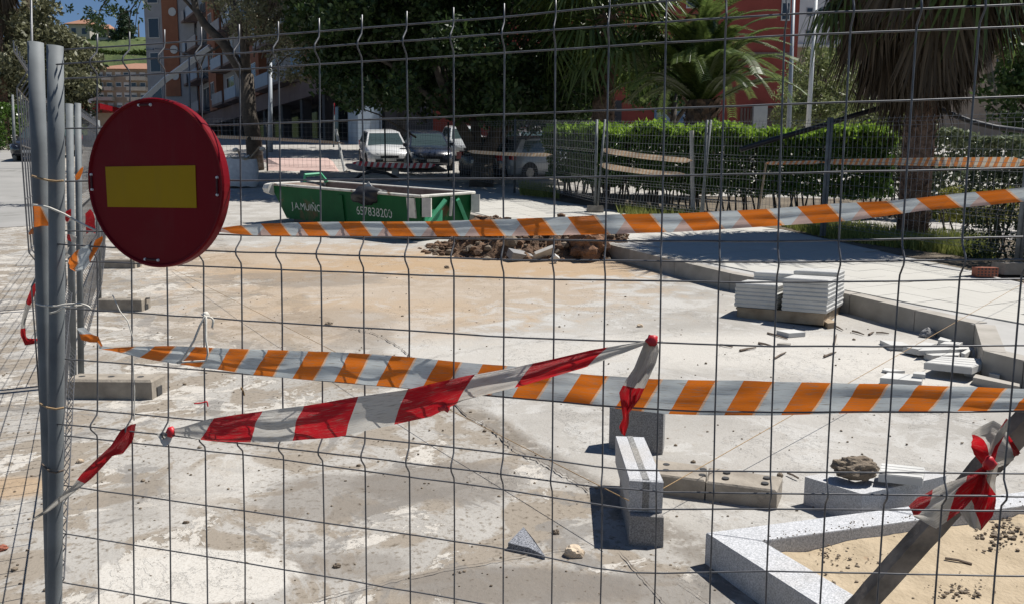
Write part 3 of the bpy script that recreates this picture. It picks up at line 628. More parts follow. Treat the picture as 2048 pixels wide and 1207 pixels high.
for i, (lab, tp, bt) in enumerate([('red and white tape scrap on the second fence post, upper', [(131, 424, 0), (142, 418, 0), (140, 440, 0)], [(132, 445, 0), (138, 440, 0), (133, 452, 0)]),
    ('red and white tape flag between the paired rear posts', [(133, 470, 0), (140, 468, 0), (153, 474, 0)], [(134, 480, 0), (142, 484, 0), (152, 487, 0)]),
    ('red tape scrap low on the second fence post', [(128, 498, 0), (136, 494, 0)], [(130, 518, 0), (136, 512, 0)]),
    ('white and red tape bundle beside the left rim of the sign', [(168, 428, 0), (180, 418, 0), (190, 430, 0)], [(170, 470, 0), (182, 462, 0), (192, 468, 0)])]):
    ribbon('tape_scrap', lab, tp, bt, M['tape_rs'], 12, 4, .015, 20+i, fn=G2(4.9), u0=.05*i)
# ropes and wire ties
def rope(label, pts, r=.0025, mat='rope', off=.03, fn=None, name='rope', cat='rope', n=40):
    T = resample([(p[0], p[1], p[2] if len(p) > 2 else off) for p in pts], n); fn = fn or PL
    tag(MB().tube([fn(*q) for q in T], r, 5).build(name, M[mat], None, True), label, cat)
rope('white rope lashed round both posts at mid height', [(72, 607, .03), (85, 611, .045), (113, 612, .05), (130, 608, .045), (160, 606, .03), (178, 612, .02), (182, 618, .02), (170, 610, .02), (128, 614, .045), (112, 623, .05), (99, 626, .045)])
rope('thin rope tied round the posts and stretched to the lower rim of the sign', [(66, 410, .0), (85, 412, .045), (100, 416, .05), (128, 428, .045), (160, 446, .03), (192, 461, .03)], .003)
rope('brown tie wire round both posts beside the yellow bar', [(64, 352, .0), (80, 357, .04), (96, 361, .05), (113, 363, .05), (127, 362, .045)], .003, 'cord')
rope('rusty tie wire round the posts near the left foot block', [(80, 806, .0), (95, 814, .05), (112, 817, .052), (128, 814, .04)], .003, 'cord')
rope('dark tie wire round the posts below the trailing tape', [(84, 927, .0), (98, 941, .05), (112, 944, .052), (128, 939, .04)], .003, 'stick')
rope('white cord hanging from the fence left of the first knot', [(225, 590, .03), (240, 622, .03), (255, 640, .03), (265, 672, .02), (266, 720, .012), (269, 780, .012), (268, 840, .012)], .0016)
rope('beige rope tied in a hanging loop over the lower tape', [(404, 628, .02), (412, 632, .03), (412, 680, .05), (416, 705, .05), (412, 721, .05), (370, 723, .05), (352, 726, .05), (365, 718, .05), (388, 680, .05), (400, 650, .04), (410, 632, .03), (422, 634, .02), (427, 640, .02), (424, 655, .02)], .003, n=60)
knot('small beige rope knot on the fence wire above the lower tape', (412, 629), .008, M['rope'], 7, 'rope_knot')
rope('frayed red twine tied to the fence below the lower tape', [(388, 806, .02), (402, 805, .012), (414, 802, .008), (416, 812, .008)], .002, 'red')
rope('brown twine tied to the fence wire right of the red twine', [(482, 774, .02), (486, 781, .01), (489, 790, .01), (487, 784, .01)], .0025, 'cord')
GR = lambda x, y, o: G(x, y, .01)+Vector((0, 0, o))
gb = (1245, 985)
def taut(label, a, b_, sag=.02):
    pts = [a+(b_-a)*(i/24)-Vector((0, 0, sag*math.sin(math.pi*i/24))) for i in range(25)]; tag(MB().tube(pts, .0022, 5).build('cord', M['cord'], None, True), label, 'cord')
blk = G(1258, 1000, .2)
taut('thin brown builder cord running from the granite block towards the red sign', blk, G(345, 538, .03)+Vector((0, 0, .0)), .0)
taut('thin brown builder cord running from the granite block up to the right edge', G(1262, 1012, .14), G(2120, 525, .45), .0)
# ================================================================== GRANITE BLOCKS AND PIT
def up(v, h): return Vector((v.x, v.y, v.z+h))
def beveled(b4, t4, c=.006):
    """hexahedron with a small chamfer round its top"""
    jj = lambda v: v+Vector((random.uniform(-1, 1), random.uniform(-1, 1), random.uniform(-.6, .2)))*.002; t4 = [jj(v) for v in t4]; b4 = [jj(v) for v in b4]
    b = MB(); cen = sum(t4, Vector())/4; mid = [v-Vector((0, 0, c)) for v in t4]; ins = [v+(cen-v).normalized()*c*1.4 for v in t4]
    b.v = list(b4)+mid+ins
    b.f = [(3, 2, 1, 0), (8, 9, 10, 11)]+[(i, (i+1) % 4, 4+(i+1) % 4, 4+i) for i in range(4)]+[(4+i, 4+(i+1) % 4, 8+(i+1) % 4, 8+i) for i in range(4)]
    return b
H1, H2 = .135, .275
lf, lr = G(1258, 1090), G(1326, 1094); ax = G(1233, 850, H2)-G(1260, 945, H2); ax.z = 0
ex = lr-lf; ex.z = 0; base = lf.copy(); n_ax = ax.normalized()
def quad(o, e_, a_, z): return [Vector((q.x, q.y, base.z+z)) for q in (o, o+e_, o+e_+a_, o+a_)]
low = beveled(quad(base, ex, n_ax*.42, -.02), quad(base, ex, n_ax*.42, H1)).build('granite_block', M['granite_d']); tag(low, 'grey granite block lying on the ground, carrying a pale banded block', 'granite block')
uo = base+n_ax*.03-ex*.02
upb = beveled(quad(uo, ex*1.0, ax, H1+.003), quad(uo, ex*1.0, ax, H2)).build('granite_block', M['granite']); upb['_o'] = list(upb.location); tag(upb, 'pale granite block with a rough dark band, stacked on another block', 'granite block')
bo = uo+ex*.40; MB().hexa(quad(bo+n_ax*.006, ex*.2, ax-n_ax*.012, H2-.01), quad(bo+n_ax*.006, ex*.2, ax-n_ax*.012, H2+.0015)).build('rough_band', M['granite_band'], upb)
MB().hexa(quad(bo-n_ax*.0015, ex*.2, n_ax*.01, H1+.006), quad(bo-n_ax*.0015, ex*.2, n_ax*.01, H2-.008)).build('rough_band', M['granite_band'], upb)
a, b_ = G(1218, 897), G(1325, 908); th = Vector((.09, .09, 0)); th = (b_-a).cross(Vector((0, 0, -1))).normalized()*.11
if th.y < 0: th = -th
tag(beveled([up(q, -.02) for q in (a, b_, b_+th, a+th)], [Vector((q.x, q.y, a.z+.27)) for q in (a, b_, b_+th, a+th)]).build('granite_slab', M['granite_d']), 'grey granite slab standing on edge behind the stacked blocks, half hidden by tape', 'granite slab')
# broken fence foot lying down
a, b_, c_, d_ = G(1285, 943, .1), G(1555, 977, .1), G(1566, 950, .1), G(1285, 913, .1)
ft = thing('broken_fence_foot', 'cracked beige concrete fence foot with holes lying beside the granite blocks', 'concrete foot', up((a+b_+c_+d_)/4, -.1))
def lerp4(u, v): return (a*(1-u)+b_*u)*(1-v)+(d_*(1-u)+c_*u)*v
for (u0, u1, dz) in ((0, .475, 0), (.487, 1, -.006)):
    t4 = [up(lerp4(u, v), dz) for u, v in ((u0, 0), (u1, 0), (u1, 1), (u0, 1))]; beveled([up(q, -.115) for q in t4], t4, .008).build('half', M['cfoot'], ft)
for u in (.18, .45, .62, .9):
    for v in (.32, .72):
        q = lerp4(u, v); MB().tube([up(q, -.012), up(q, .0012)], .017, 10).build('socket_hole', M['steel_dk'], ft)
# corner kerb with a clod and a tile piece on top
a, b_, c_ = G(1610, 948, .14), G(1725, 987, .14), G(1893, 946, .14)
for q in (a, b_, c_): q.z = b_.z
e1 = (a-b_).normalized(); e2 = (c_-b_).normalized(); inn = (e1+e2).normalized(); k_ = .12/abs(e1.cross(inn).z)
bi = b_+inn*k_; ai = a+e2*.12; ci = c_+e1*.12; dn = Vector((0, 0, -.17)); mb = MB()
mb.prism([a, b_, bi, ai], dn); mb2 = MB().prism([b_, c_, ci, bi], dn)
cor = thing('corner_kerb', 'loose granite corner kerb stone with a clod of mortar on it', 'kerb stone', up(b_, -.14)); mb.build('arm', M['granite'], cor); mb2.build('arm', M['granite'], cor)
q = G(1711, 955, .15)
tag(MB().blob(up(q, .045), (.10, .07, .055), 4, .28, 2.6, 4, .042).build('mortar_clod', M['dirt2']), 'rough grey brown clod of dried mortar resting on the corner kerb', 'clod')
# small ribbed tile piece beside the clod
def slab(top, h, th, mat, name, label, cat='tile fragment', ribs=0, group=None, tilt=0.0):
    t4 = [G(x, y, h) for x, y in top]; z = sum(v.z for v in t4)/len(t4); t4 = [Vector((v.x, v.y, z+tilt*(v.x-t4[0].x))) for v in t4]
    area = sum(t4[i].x*t4[(i+1) % len(t4)].y-t4[(i+1) % len(t4)].x*t4[i].y for i in range(len(t4)))
    if area > 0: t4 = t4[::-1]
    o = MB().prism(t4, (0, 0, -th)).build(name, mat); o['_o'] = list(o.location)
    if ribs:
        o4 = [G(x, y, h) for x, y in top]; o4 = [Vector((v.x, v.y, z+tilt*(v.x-o4[0].x))) for v in o4]
        for i in range(ribs):
            v0, v1 = (i+.08)/ribs, (i+.92)/ribs; f = lambda u, v: (o4[0]*(1-u)+o4[1]*u)*(1-v)+(o4[3]*(1-u)+o4[2]*u)*v
            MB().prism([f(.02, v1), f(.98, v1), f(.98, v0), f(.02, v0)][::-1], (0, 0, .004)).build('rib', mat, o)
    return tag(o, label, cat, group)
slab([(1757, 948), (1846, 958), (1850, 934), (1762, 924)], .19, .035, M['tilew'], 'tile_fragment', 'white ribbed tile piece leaning on the corner kerb next to the clod', ribs=4)
# tree pit of granite kerbs filled with sand
ZP = .13
oc = G(1412, 1064, ZP); d1 = (G(2048, 973, ZP)-oc); d2 = (G(1621, 1207, ZP)-oc); zt = oc.z
for q in (d1, d2): q.z = 0
d1.normalize(); d2.normalize(); ic = G(1525, 1082, ZP); ic.z = zt
pit = thing('tree_pit_frame', 'square frame of pale granite kerbs round a sand filled tree pit', 'tree pit', (oc.x, oc.y, zt-ZP))
dnp = Vector((0, 0, -.2)); L1, L2 = 2.6, 1.9
o1, o2 = oc+d1*L1, oc+d2*L2
wv_ = ic-oc; s1 = wv_.cross(d1).z; w1 = abs(s1); w2 = abs(wv_.cross(d2).z)
sgn1 = d2-d1*d2.dot(d1); sgn1.normalize(); sgn2 = d1-d2*d1.dot(d2); sgn2.normalize()
i1, i2 = o1+sgn1*w1, o2+sgn2*w2
nst = 2
def strip(A, B, Ai, Bi, n):
    for k in range(n):
        u0, u1 = k/n+(.0015 if k else 0), (k+1)/n-(.0015 if k < n-1 else 0)
        t4 = [A+(B-A)*u0, A+(B-A)*u1, Ai+(Bi-Ai)*u1, Ai+(Bi-Ai)*u0]; ar = (t4[1]-t4[0]).cross(t4[3]-t4[0]).z
        if ar < 0: t4 = t4[::-1]
        beveled([v+dnp for v in t4], t4, .005).build('kerb_stone', M['granite'], pit)
strip(oc, o1, ic, i1, 3); strip(oc+d2*.0, o2, ic, i2, 2)
sb = MB(); nn = 70; zs = zt-.055
far_ = ic+(i1-ic)+(i2-ic)
for j in range(nn+1):
    for i in range(nn+1):
        u, v = i/nn, j/nn; q = ic+(i1-ic)*u+(i2-ic)*v
        hgt = .012*mn.fractal(Vector((q.x*5, q.y*5, 0)), 1, 2, 5)+.012*mn.noise(Vector((q.x*1.7, q.y*1.7, 3)))
        edge = min(u, v)*20; hgt += .02*max(0, 1-edge)*mn.noise(Vector((q.x*3, q.y*3, 9)))
        k1 = math.hypot((u-.55)*1.4, v-.12); hgt += max(0, .05-.25*k1)*(.6+mn.noise(Vector((q.x*14, q.y*14, 1))))
        sb.v.append(Vector((q.x, q.y, zs+hgt)))
sb.f = [(j*(nn+1)+i, j*(nn+1)+i+1, (j+1)*(nn+1)+i+1, (j+1)*(nn+1)+i) for j in range(nn) for i in range(nn)]
o = stuff(sb.build('sand', M['sand'], None, True)); o['label'] = 'yellow sand filling the granite tree pit'; o['category'] = 'sand'
cl = MB(); rnd = random.Random(5)
def clods(n, cx, cy, sx, sy, r0, r1, z, seed):
    for i in range(n):
        g = G(rnd.gauss(cx, sx), rnd.gauss(cy, sy), ZP-.055); r = rnd.uniform(r0, r1)*rnd.random()**.5; cl.blob(Vector((g.x, g.y, zs+r*.4+.004)), (r, r*.9, r*.75), 1, .5, 1.7, seed+i)
clods(40, 1690, 1130, 34, 18, .002, .010, 0, 10); clods(140, 2010, 1060, 26, 26, .003, .014, 0, 100); clods(30, 1660, 1110, 16, 10, .002, .008, 0, 200); clods(70, 1920, 1190, 40, 12, .002, .010, 0, 300); clods(60, 1800, 1120, 130, 50, .0015, .005, 0, 400)
for i in range(120): 
    u = rnd.random(); q = ic+(i1-ic)*u*.6; r = rnd.uniform(.0012, .0035); cl.blob(Vector((q.x, q.y, zt+r*.4))+sgn1*(-rnd.random()**2*.06), r, 1, .4, 1.7, i)
o = stuff(cl.build('sand_clods', M['dirt2'], None)); o['label'] = 'small brown soil clods scattered over the sand'; o['category'] = 'clods'
# timber prop with bunched tape
ta, tb = G(1600, 1345), P(2190, 690, 1.95); td = (tb-ta).normalized(); sx_ = td.cross(FW).normalized(); sy_ = sx_.cross(td).normalized()
wt = MB(); ring = []
prof = [(-.026, -.022), (.026, -.026), (.028, .02), (-.024, .022)]
for k in range(25):
    p_ = ta+(tb-ta)*(k/24)
    for j, (u, v) in enumerate(prof): wt.v.append(p_+sx_*(u+.003*mn.noise(Vector((k*.9, j*4, 0))))+sy_*(v+.003*mn.noise(Vector((k*.9, j*4, 7)))))
for k in range(24):
    for j in range(4): wt.f.append((k*4+j, k*4+(j+1) % 4, (k+1)*4+(j+1) % 4, (k+1)*4+j))
wt.f += [(3, 2, 1, 0), (96, 97, 98, 99)]
tag(wt.build('timber_prop', M['wood']), 'weathered timber prop leaning diagonally behind the fence over the sand pit', 'timber')
KD = 2.02
fk = lambda x, y, o: P(x, y, KD-o)
def kr(label, top, bot, seed, n=34, amp=.012, u0=0.0): ribbon('tape_bow', label, top, bot, M['tape_bow'], n, 8, amp, seed, fn=fk, u0=u0)
kr('red and white tape bunched round the timber prop', [(1942, 862, 0), (1960, 850, .02), (1985, 838, .03), (2005, 850, .02), (2040, 905, 0)], [(1945, 905, 0), (1965, 930, .03), (1985, 935, .03), (2005, 925, .02), (2025, 918, 0)], 31, u0=.02)
kr('broad red and white tape loop hanging left from the timber prop', [(1985, 925, .03), (1940, 945, .04), (1890, 968, .05), (1835, 995, .05), (1818, 1012, .05)], [(1985, 945, .03), (1945, 990, .04), (1905, 1025, .05), (1872, 1056, .05), (1830, 1035, .05)], 32, 40, .016, .13)
kr('red and white tape loop hanging straight down from the timber prop', [(1970, 925, .04), (1950, 970, .05), (1938, 1000, .05), (1918, 1020, .05), (1940, 1052, .05)], [(1996, 925, .04), (1990, 965, .05), (1990, 1000, .05), (1984, 1030, .05), (1962, 1060, .05)], 33, 34, .014, .12)
kr('narrow red tape twist climbing the timber prop', [(1975, 925, .05), (1980, 890, .05), (1995, 862, .05), (2012, 835, .04)], [(1990, 925, .05), (1996, 895, .05), (2008, 868, .05), (2020, 840, .04)], 34, 20, .01, .02)
tag(MB().blob(P(1978, 925, 1.97), (.016, .012, .018), 2, .6, 2, 3).build('tape_knot', M['red'], None, True), 'red knot where the tapes cross the timber prop', 'knot')

# ================================================================== LOOSE STONES, TWIGS, GRAVEL
def stone(label, px, w, h, mat, seed, name='stone', amp=.35, flatk=.45, sub=3):
    g = G(px[0], px[1]); s_ = FPX/proj(g)[2]; r = w/s_/2; hz = h/s_/2
    tag(MB().blob(up(g, hz*flatk*2*.5), (r, r*.75, hz), sub, amp, 1.7, seed, hz*flatk).build(name, M[mat]), label, 'stone')
a, b_, c_ = G(1013, 1100), G(1050, 1064), G(1092, 1122)
m_ = MB(); tp = [up(G(1016, 1098), .03), up(G(1047, 1068), .035), up(G(1068, 1092), .03), up(G(1090, 1118), .016), up(G(1060, 1108), .028)]
m_.prism([v for v in tp][::-1], (0, 0, -.04)); tag(m_.build('stone_chip', M['darkstone']), 'dark blue grey angular stone chip lying on the concrete', 'stone')
stone('beige pink stone beside the dark stone chip', (1149, 1110), 38, 30, 'stone', 4)
stone('small brown stone above the beige stone', (1112, 1066), 14, 12, 'dirt2', 6)
stone('small tan pebble right of the galvanised posts', (160, 924), 14, 11, 'stone', 8)
stone('dark clod on the concrete near the lower left mesh', (372, 1046), 12, 9, 'dirt2', 9)
stone('brown clod on the concrete below the wire at bottom centre', (674, 1133), 16, 12, 'dirt2', 10)
stone('broken red brick shard at the left picture edge', (4, 1098), 22, 14, 'brick', 12)
stone('rounded pale stone on the slab above the right knot', (1280, 653), 13, 9, 'stone', 13)
stone('flat brown clod on the slab below the dashed wire', (658, 648), 16, 8, 'dirt2', 14)
stone('lone brown clod on the slab in front of the soil heap', (894, 537), 10, 8, 'dirt2', 16)
stone('small dark block behind the end of the broken foot', (1560, 952), 13, 11, 'dirt2', 15, amp=.15)
gv = MB(); rnd = random.Random(9)
for i in range(900):
    x = rnd.uniform(-60, 2080); y = 1210-rnd.random()**.7*680; g = G(x, y)
    if g.x > 4 and g.y > 6.4: continue
    r = rnd.uniform(.0015, .0065)*(1+.25*g.y*.3)*(1.8 if rnd.random() < .05 else 1); gv.blob(up(g, r*.3), (r, r*rnd.uniform(.6, 1), r*.7), 1, .4, 1.6, i)
o = stuff(gv.build('gravel', M['dirt2'], None)); o['label'] = 'scattered grit and tiny soil crumbs over the concrete'; o['category'] = 'gravel'
twigs = [((1440, 688), (1465, 693)), ((1535, 665), (1575, 677)), ((1517, 685), (1545, 691)), ((1668, 650), (1686, 659)), ((1705, 661), (1728, 668)), ((1738, 668), (1748, 663)), ((1752, 664), (1778, 666)), ((1648, 712), (1672, 703)), ((1480, 700), (1512, 694)), ((1548, 716), (1572, 703)), ((1668, 688), (1673, 668)), ((1575, 945), (1597, 955)), ((1890, 1115), (1944, 1127))]
TWL = ['leftmost short dark splinter near the pallet shadow', 'long dark splinter just in front of the lone tile fragment', 'short splinter below the long one in front of the pallet', 'dark splinter pointing away from the timber offcut', 'dark splinter midway between the pallet and the pavement kerb', 'tiny forked splinter near the pavement kerb', 'thin straight splinter closest to the pavement kerb', 'slanting splinter above the lower orange tape, right of centre', 'splinter left of the tiny grey tile chip', 'slanting splinter below the tiny grey tile chip', 'upright looking splinter below the timber offcut', 'thin twig between the broken foot and the corner kerb', 'curved twig lying on the sand of the tree pit']
for i, (p_, q_) in enumerate(twigs):
    h = .012 if i < 12 else ZP-.045
    tag(MB().tube([G(*p_, h), (G(*p_, h)+G(*q_, h))/2+Vector((0, 0, .004)), G(*q_, h)], [.008+.002*(i % 3), .009, .005] if i < 11 else .005, 5).build('wood_splinter', M['stick']), TWL[i], 'splinter', 'wood splinters on the ground')

# ================================================================== TILE PALLET
HP = .125
fl, fr, sf = G(1467, 610, HP), G(1653.5, 631, HP), G(1698, 613, HP)
zb = (fl.z+fr.z)/2
for q in (fl, fr, sf): q.z = zb
E1 = (fr-fl); E2 = (sf-fr); E2 = E2-E1.normalized()*E2.dot(E1.normalized()); TS = min(.5, E1.length/2.12); E1.normalize(); E2.normalize()
pal = thing('pallet', 'low wooden pallet carrying four stacks of white paving tiles', 'pallet', (fl+fr)/2-Vector((0, 0, HP)))
def pt(u, v, z): return fl+E1*u+E2*v+Vector((0, 0, z))
PW, PD = E1.dot(fr-fl), TS*2+.05
def pbox(name, u0, u1, v0, v1, z0, z1, mat='pallet', par=None):
    b = MB().hexa([pt(u0, v0, z0), pt(u1, v0, z0), pt(u1, v1, z0), pt(u0, v1, z0)], [pt(u0, v0, z1), pt(u1, v0, z1), pt(u1, v1, z1), pt(u0, v1, z1)]); return b.build(name, M[mat], par or pal)
for k in range(5): pbox('deck_board', .02, PW-.02, .02+k*(PD-.12)/4, .12+k*(PD-.12)/4, -.025, -.003)
for k in range(3): pbox('runner', .03+k*(PW-.12)/2, .09+k*(PW-.12)/2, .03, PD-.02, -.105, -.026)
pbox('front_board', .04, PW-.03, .018, .036, -.115, -.02)
def tile(u, v, z, s=1.0):
    j = lambda: random.uniform(-.005, .005); a_, b2 = j(), j(); c = .006; th = .0395
    lo = [pt(u+a_, v+b2, z), pt(u+TS+a_, v+b2, z), pt(u+TS+a_, v+TS+b2, z), pt(u+a_, v+TS+b2, z)]; cen = sum(lo, Vector())/4
    ins = [p_+(cen-p_).normalized()*c*1.4 for p_ in lo]; o = MB(); hi = [p_+Vector((0, 0, th)) for p_ in ins]; mid = [p_+Vector((0, 0, th*.72)) for p_ in lo]
    o.v = ins+mid+hi; o.f = [(3, 2, 1, 0), (8, 9, 10, 11)]+[(i, (i+1) % 4, 4+(i+1) % 4, 4+i) for i in range(4)]+[(4+i, 4+(i+1) % 4, 8+(i+1) % 4, 8+i) for i in range(4)]
    return o.build('paving_tile', M['tilew'])
gap = PW-2*TS
ORD = ['second', 'third', 'fourth', 'fifth', 'sixth', 'seventh', 'eighth', 'ninth']
for (nm, u, v, n) in (('front right', TS+gap, 0, 8), ('front left', 0, .03, 6), ('back right', TS+gap, TS+.02, 9), ('back left', .06, TS+.04, 8)):
    for k in range(n):
        o = tile(u, v, .001+k*.0405)
        top = k == n-1
        tag(o, f'topmost white paving tile of the {nm} stack on the pallet' if top else f'{ORD[n-2-k]} white paving tile from the top of the {nm} stack on the pallet', 'paving tile', 'paving tiles stacked on the pallet')
        if top:
            o['_o'] = list(o.location)
            for r in range(5):
                v0 = v+.02+r*(TS-.04)/5; p4 = [pt(u+.012, v0+.004, .001+k*.0405+.0395), pt(u+TS-.012, v0+.004, .001+k*.0405+.0395), pt(u+TS-.012, v0+.07, .001+k*.0405+.0395), pt(u+.012, v0+.07, .001+k*.0405+.0395)]
                MB().prism(p4, (0, 0, .003)).build('rib', M['tilew'], o)
tag(MB().hexa([G(1640, 648), G(1655, 657), G(1672, 655), G(1657, 647)], [up(q, .055) for q in (G(1640, 648), G(1655, 657), G(1672, 655), G(1657, 647))]).build('wood_block', M['pallet']), 'short offcut of timber at the front right corner of the pallet', 'wood block')
FR = [([(1760, 677), (1781, 690), (1822, 692), (1805, 682)], .045, .045, 'tilew', 'flat broken white tile at the left end of the fragment heap'),
 ([(1806, 693), (1836, 700), (1872, 685), (1850, 681)], .06, .05, 'tilew', 'broken white tile overlapping the leftmost fragment'),
 ([(1836, 702), (1850, 691), (1935, 690), (1942, 697)], .07, .04, 'tilew', 'long white tile strip in the middle of the fragment heap'),
 ([(1880, 687), (1890, 681), (1926, 683), (1918, 689)], .09, .035, 'tilew', 'small white tile slice on top of the long strip'),
 ([(1848, 705), (1856, 702), (1920, 703), (1917, 710), (1866, 711)], .05, .05, 'tilew', 'rough edged white tile piece behind the large ribbed tile'),
 ([(1922, 705), (1940, 693), (1945, 697), (1930, 709)], .075, .04, 'tilew', 'narrow white tile stub next to the kerb corner'),
 ([(1760, 755), (1776, 742), (1846, 748), (1843, 764)], .05, .05, 'tilew', 'plain white tile fragment nearest the lower orange tape'),
 ([(1826, 746), (1829, 741), (1850, 742), (1851, 749)], .085, .035, 'tilew', 'small grey tile scrap lying on the plain fragment'),
 ([(1946, 752), (1952, 744), (2039, 768), (2039, 775)], .06, .07, 'kerb', 'long grey kerb wedge lying by the pavement kerb'),
 ([(1978, 745), (1986, 740), (2001, 744), (1999, 751)], .06, .05, 'tilew', 'little white tile cube behind the grey wedge'),
 ([(1929, 741), (1934, 733), (1952, 737), (1950, 745)], .04, .04, 'tilew', 'white tile chip propping the large ribbed tile'),
 ([(1876, 678), (1881, 671), (1903, 679), (1899, 683)], .07, .05, 'tilew', 'white tile corner beside the dark stone at the kerb'),
 ([(1553, 659), (1578, 667), (1611, 664), (1588, 656)], .04, .04, 'tilew', 'lone white tile fragment in front of the pallet'),
 ([(1764, 738), (1770, 733), (1810, 741), (1780, 742)], .02, .02, 'tilew', 'thin white tile sliver above the plain fragment'),
 ([(1554, 686), (1560, 683), (1582, 685), (1580, 689)], .02, .02, 'kerb', 'tiny grey tile chip among the splinters')]
for top, h, th_, mt, lab in FR: slab(top, h, th_, M[mt], 'tile_fragment', lab)
slab([(1848, 725), (1944, 738), (1984, 717), (1882, 709)], .10, .05, M['tilew'], 'tile_fragment', 'large white ribbed tile propped on the fragment heap', ribs=4)
stone('dark broken stone block against the pavement kerb', (1856, 674), 30, 26, 'granite_d', 21, 'stone_block', .25)
stone('brownish rubble stone in the kerb corner', (1912, 676), 34, 20, 'dirt2', 22, 'rubble_stone')
# brick on the pavement
g = G(1952, 554, KH+.012); hb = MB(); e_ = Vector((1, -.12, 0)).normalized(); f_ = Vector((.12, 1, 0)); g = up(g, .003)
def bq(u, v, z): return g+e_*u+f_*v+Vector((0, 0, z))
hb.hexa([bq(0, 0, 0), bq(.25, 0, 0), bq(.25, .12, 0), bq(0, .12, 0)], [bq(0, 0, .11), bq(.25, 0, .11), bq(.25, .12, .11), bq(0, .12, .11)]); br = hb.build('brick', M['brick']); br['_o'] = list(br.location); tag(br, 'red hollow brick lying at the edge of the pavement on the right', 'brick')
for i in range(6):
    for j in range(3): MB().box(bq(.025+i*.04, -.0008, .022+j*.034), (.02, .003, .018)).build('hole', M['steel_dk'], br)

# ================================================================== SOIL HEAP
hp = MB(); nx_, ny_ = 130, 60; c0 = G(1078, 500)
def heaph(x, y):
    u = (x-c0.x)/1.85; v = (y-c0.y)/1.2; r2 = u*u+v*v; h = .62*max(0, 1-r2)**.8
    h *= .75+.35*mn.noise(Vector((x*1.3, y*1.3, 2))); h += .16*mn.fractal(Vector((x*3.2, y*3.2, 0)), 1, 2, 5)*min(1, h*6); return h
for j in range(ny_+1):
    for i in range(nx_+1):
        x = c0.x-2.15+4.3*i/nx_; y = c0.y-1.3+2.6*j/ny_; h = heaph(x, y); hp.v.append(Vector((x, y, gz(y)-.02+h)))
hp.f = [(j*(nx_+1)+i, j*(nx_+1)+i+1, (j+1)*(nx_+1)+i+1, (j+1)*(nx_+1)+i) for j in range(ny_) for i in range(nx_)]
heap = thing('soil_heap', 'heap of brown excavated soil and rubble in the middle of the site', 'soil heap', (c0.x, c0.y, gz(c0.y)))
hp.build('soil', M['dirt'], heap)
rb = MB(); rb2 = MB(); rnd = random.Random(3)
for i in range(1500):
    a_ = rnd.uniform(0, 6.283); r_ = math.sqrt(rnd.random())*1.08; x = c0.x+1.88*r_*math.cos(a_); y = c0.y+1.2*r_*math.sin(a_); r = (.012+.075*rnd.random()**2.2)*(1.6 if rnd.random() < .1 else 1)
    (rb if i % 4 else rb2).blob((x, y, gz(y)+max(0, heaph(x, y))+r*.2-.01), (r, r*rnd.uniform(.6, 1), r*rnd.uniform(.5, .9)), 1, .6, 1.8, i)
stuff(rb.build('clods', M['dirt'], heap)); stuff(rb2.build('rubble', M['dirt2'], heap))
for i, (px, sz, rot, mt) in enumerate((((1085, 505), (.32, .05, .34), (.9, .1, .5), 'conc'), ((1060, 485), (.14, .06, .28), (.3, .5, .2), 'conc'), ((1000, 497), (.22, .15, .12), (.3, .2, .9), 'cfoot'), ((1043, 492), (.07, .05, .18), (.4, .6, .1), 'tilew'), ((1110, 510), (.09, .07, .1), (.3, .7, .2), 'tilew'), ((1075, 490), (.06, .05, .2), (.1, .3, .3), 'cfoot'), ((1040, 505), (.36, .2, .12), (.2, .3, .4), 'granite_d'))):
    R = (Matrix.Rotation(rot[0], 3, 'X')@Matrix.Rotation(rot[1], 3, 'Y')@Matrix.Rotation(rot[2], 3, 'Z')); g = G(px[0], px[1], .12); y0 = g.y
    MB().box((g.x, g.y-.05, gz(g.y)+max(.05, heaph(g.x, g.y))+.02), sz, R).build('slab_piece', M[mt], heap)
M['rust'] = simple('red_earth', (.12, .06, .034), (.26, .14, .08), 7, .95, 0, 1, .03)
g = G(1178, 520); dr = MB(); a0 = up(g, .12); dr.blob(a0+Vector((0, .05, .1)), (.27, .3, .26), 4, .45, 1.5, 12)
tag(dr.build('earth_lump', M['rust'], None), 'large red brown lump of compacted earth at the right end of the soil heap', 'earth lump')
tag(MB().blob(up(G(1225, 512), .1), (.2, .15, .07), 2, .7, 1.8, 5).build('red_sacking', M['red'], None, True), 'red plastic scrap on the soil beside the large earth lump', 'plastic scrap')

# ================================================================== SKIP
A, B, Cc = G(567, 437, .12), G(832, 471, .12), G(917, 455, .12); A.z = gz(A.y); B.z = gz(B.y); L1v = A-B; L1v.z = 0; LEN = L1v.length+.45; ul = L1v.normalized(); vl = Cc-B; vl.z = 0; vl = vl-ul*vl.dot(ul); WID = 1.45; vl.normalize()
z0 = B.z; slope = (A.z-B.z)/L1v.length
sk_ = thing('rubble_skip', 'green steel rubble skip with white stencilled lettering and chipped white rim', 'skip', B)
slv = (gz(B.y+1)-gz(B.y))*vl.y*1.0
def q_(u, v, z): return B+ul*u+vl*v+Vector((0, 0, z+slope*u+slv*v))
HB, HT = .12, .82; tl = .35; tw = .06      # trapezoid ends
b4 = [(0, .08), (LEN-tl-.1, .08), (LEN-tl-.1, WID-.08), (0, WID-.08)]; t4 = [(-.12, 0), (LEN, 0), (LEN, WID), (-.12, WID)]
shell = MB(); bo_ = [q_(u, v, HB) for u, v in b4]; to = [q_(u, v, HT) for u, v in t4]; ins = [q_(u, v, HT) for u, v in ((-.06, .06), (LEN-.06, .06), (LEN-.06, WID-.06), (-.06, WID-.06))]; inb = [q_(u, v, HB+.25) for u, v in ((.05, .14), (LEN-tl-.1, .14), (LEN-tl-.1, WID-.14), (.05, WID-.14))]
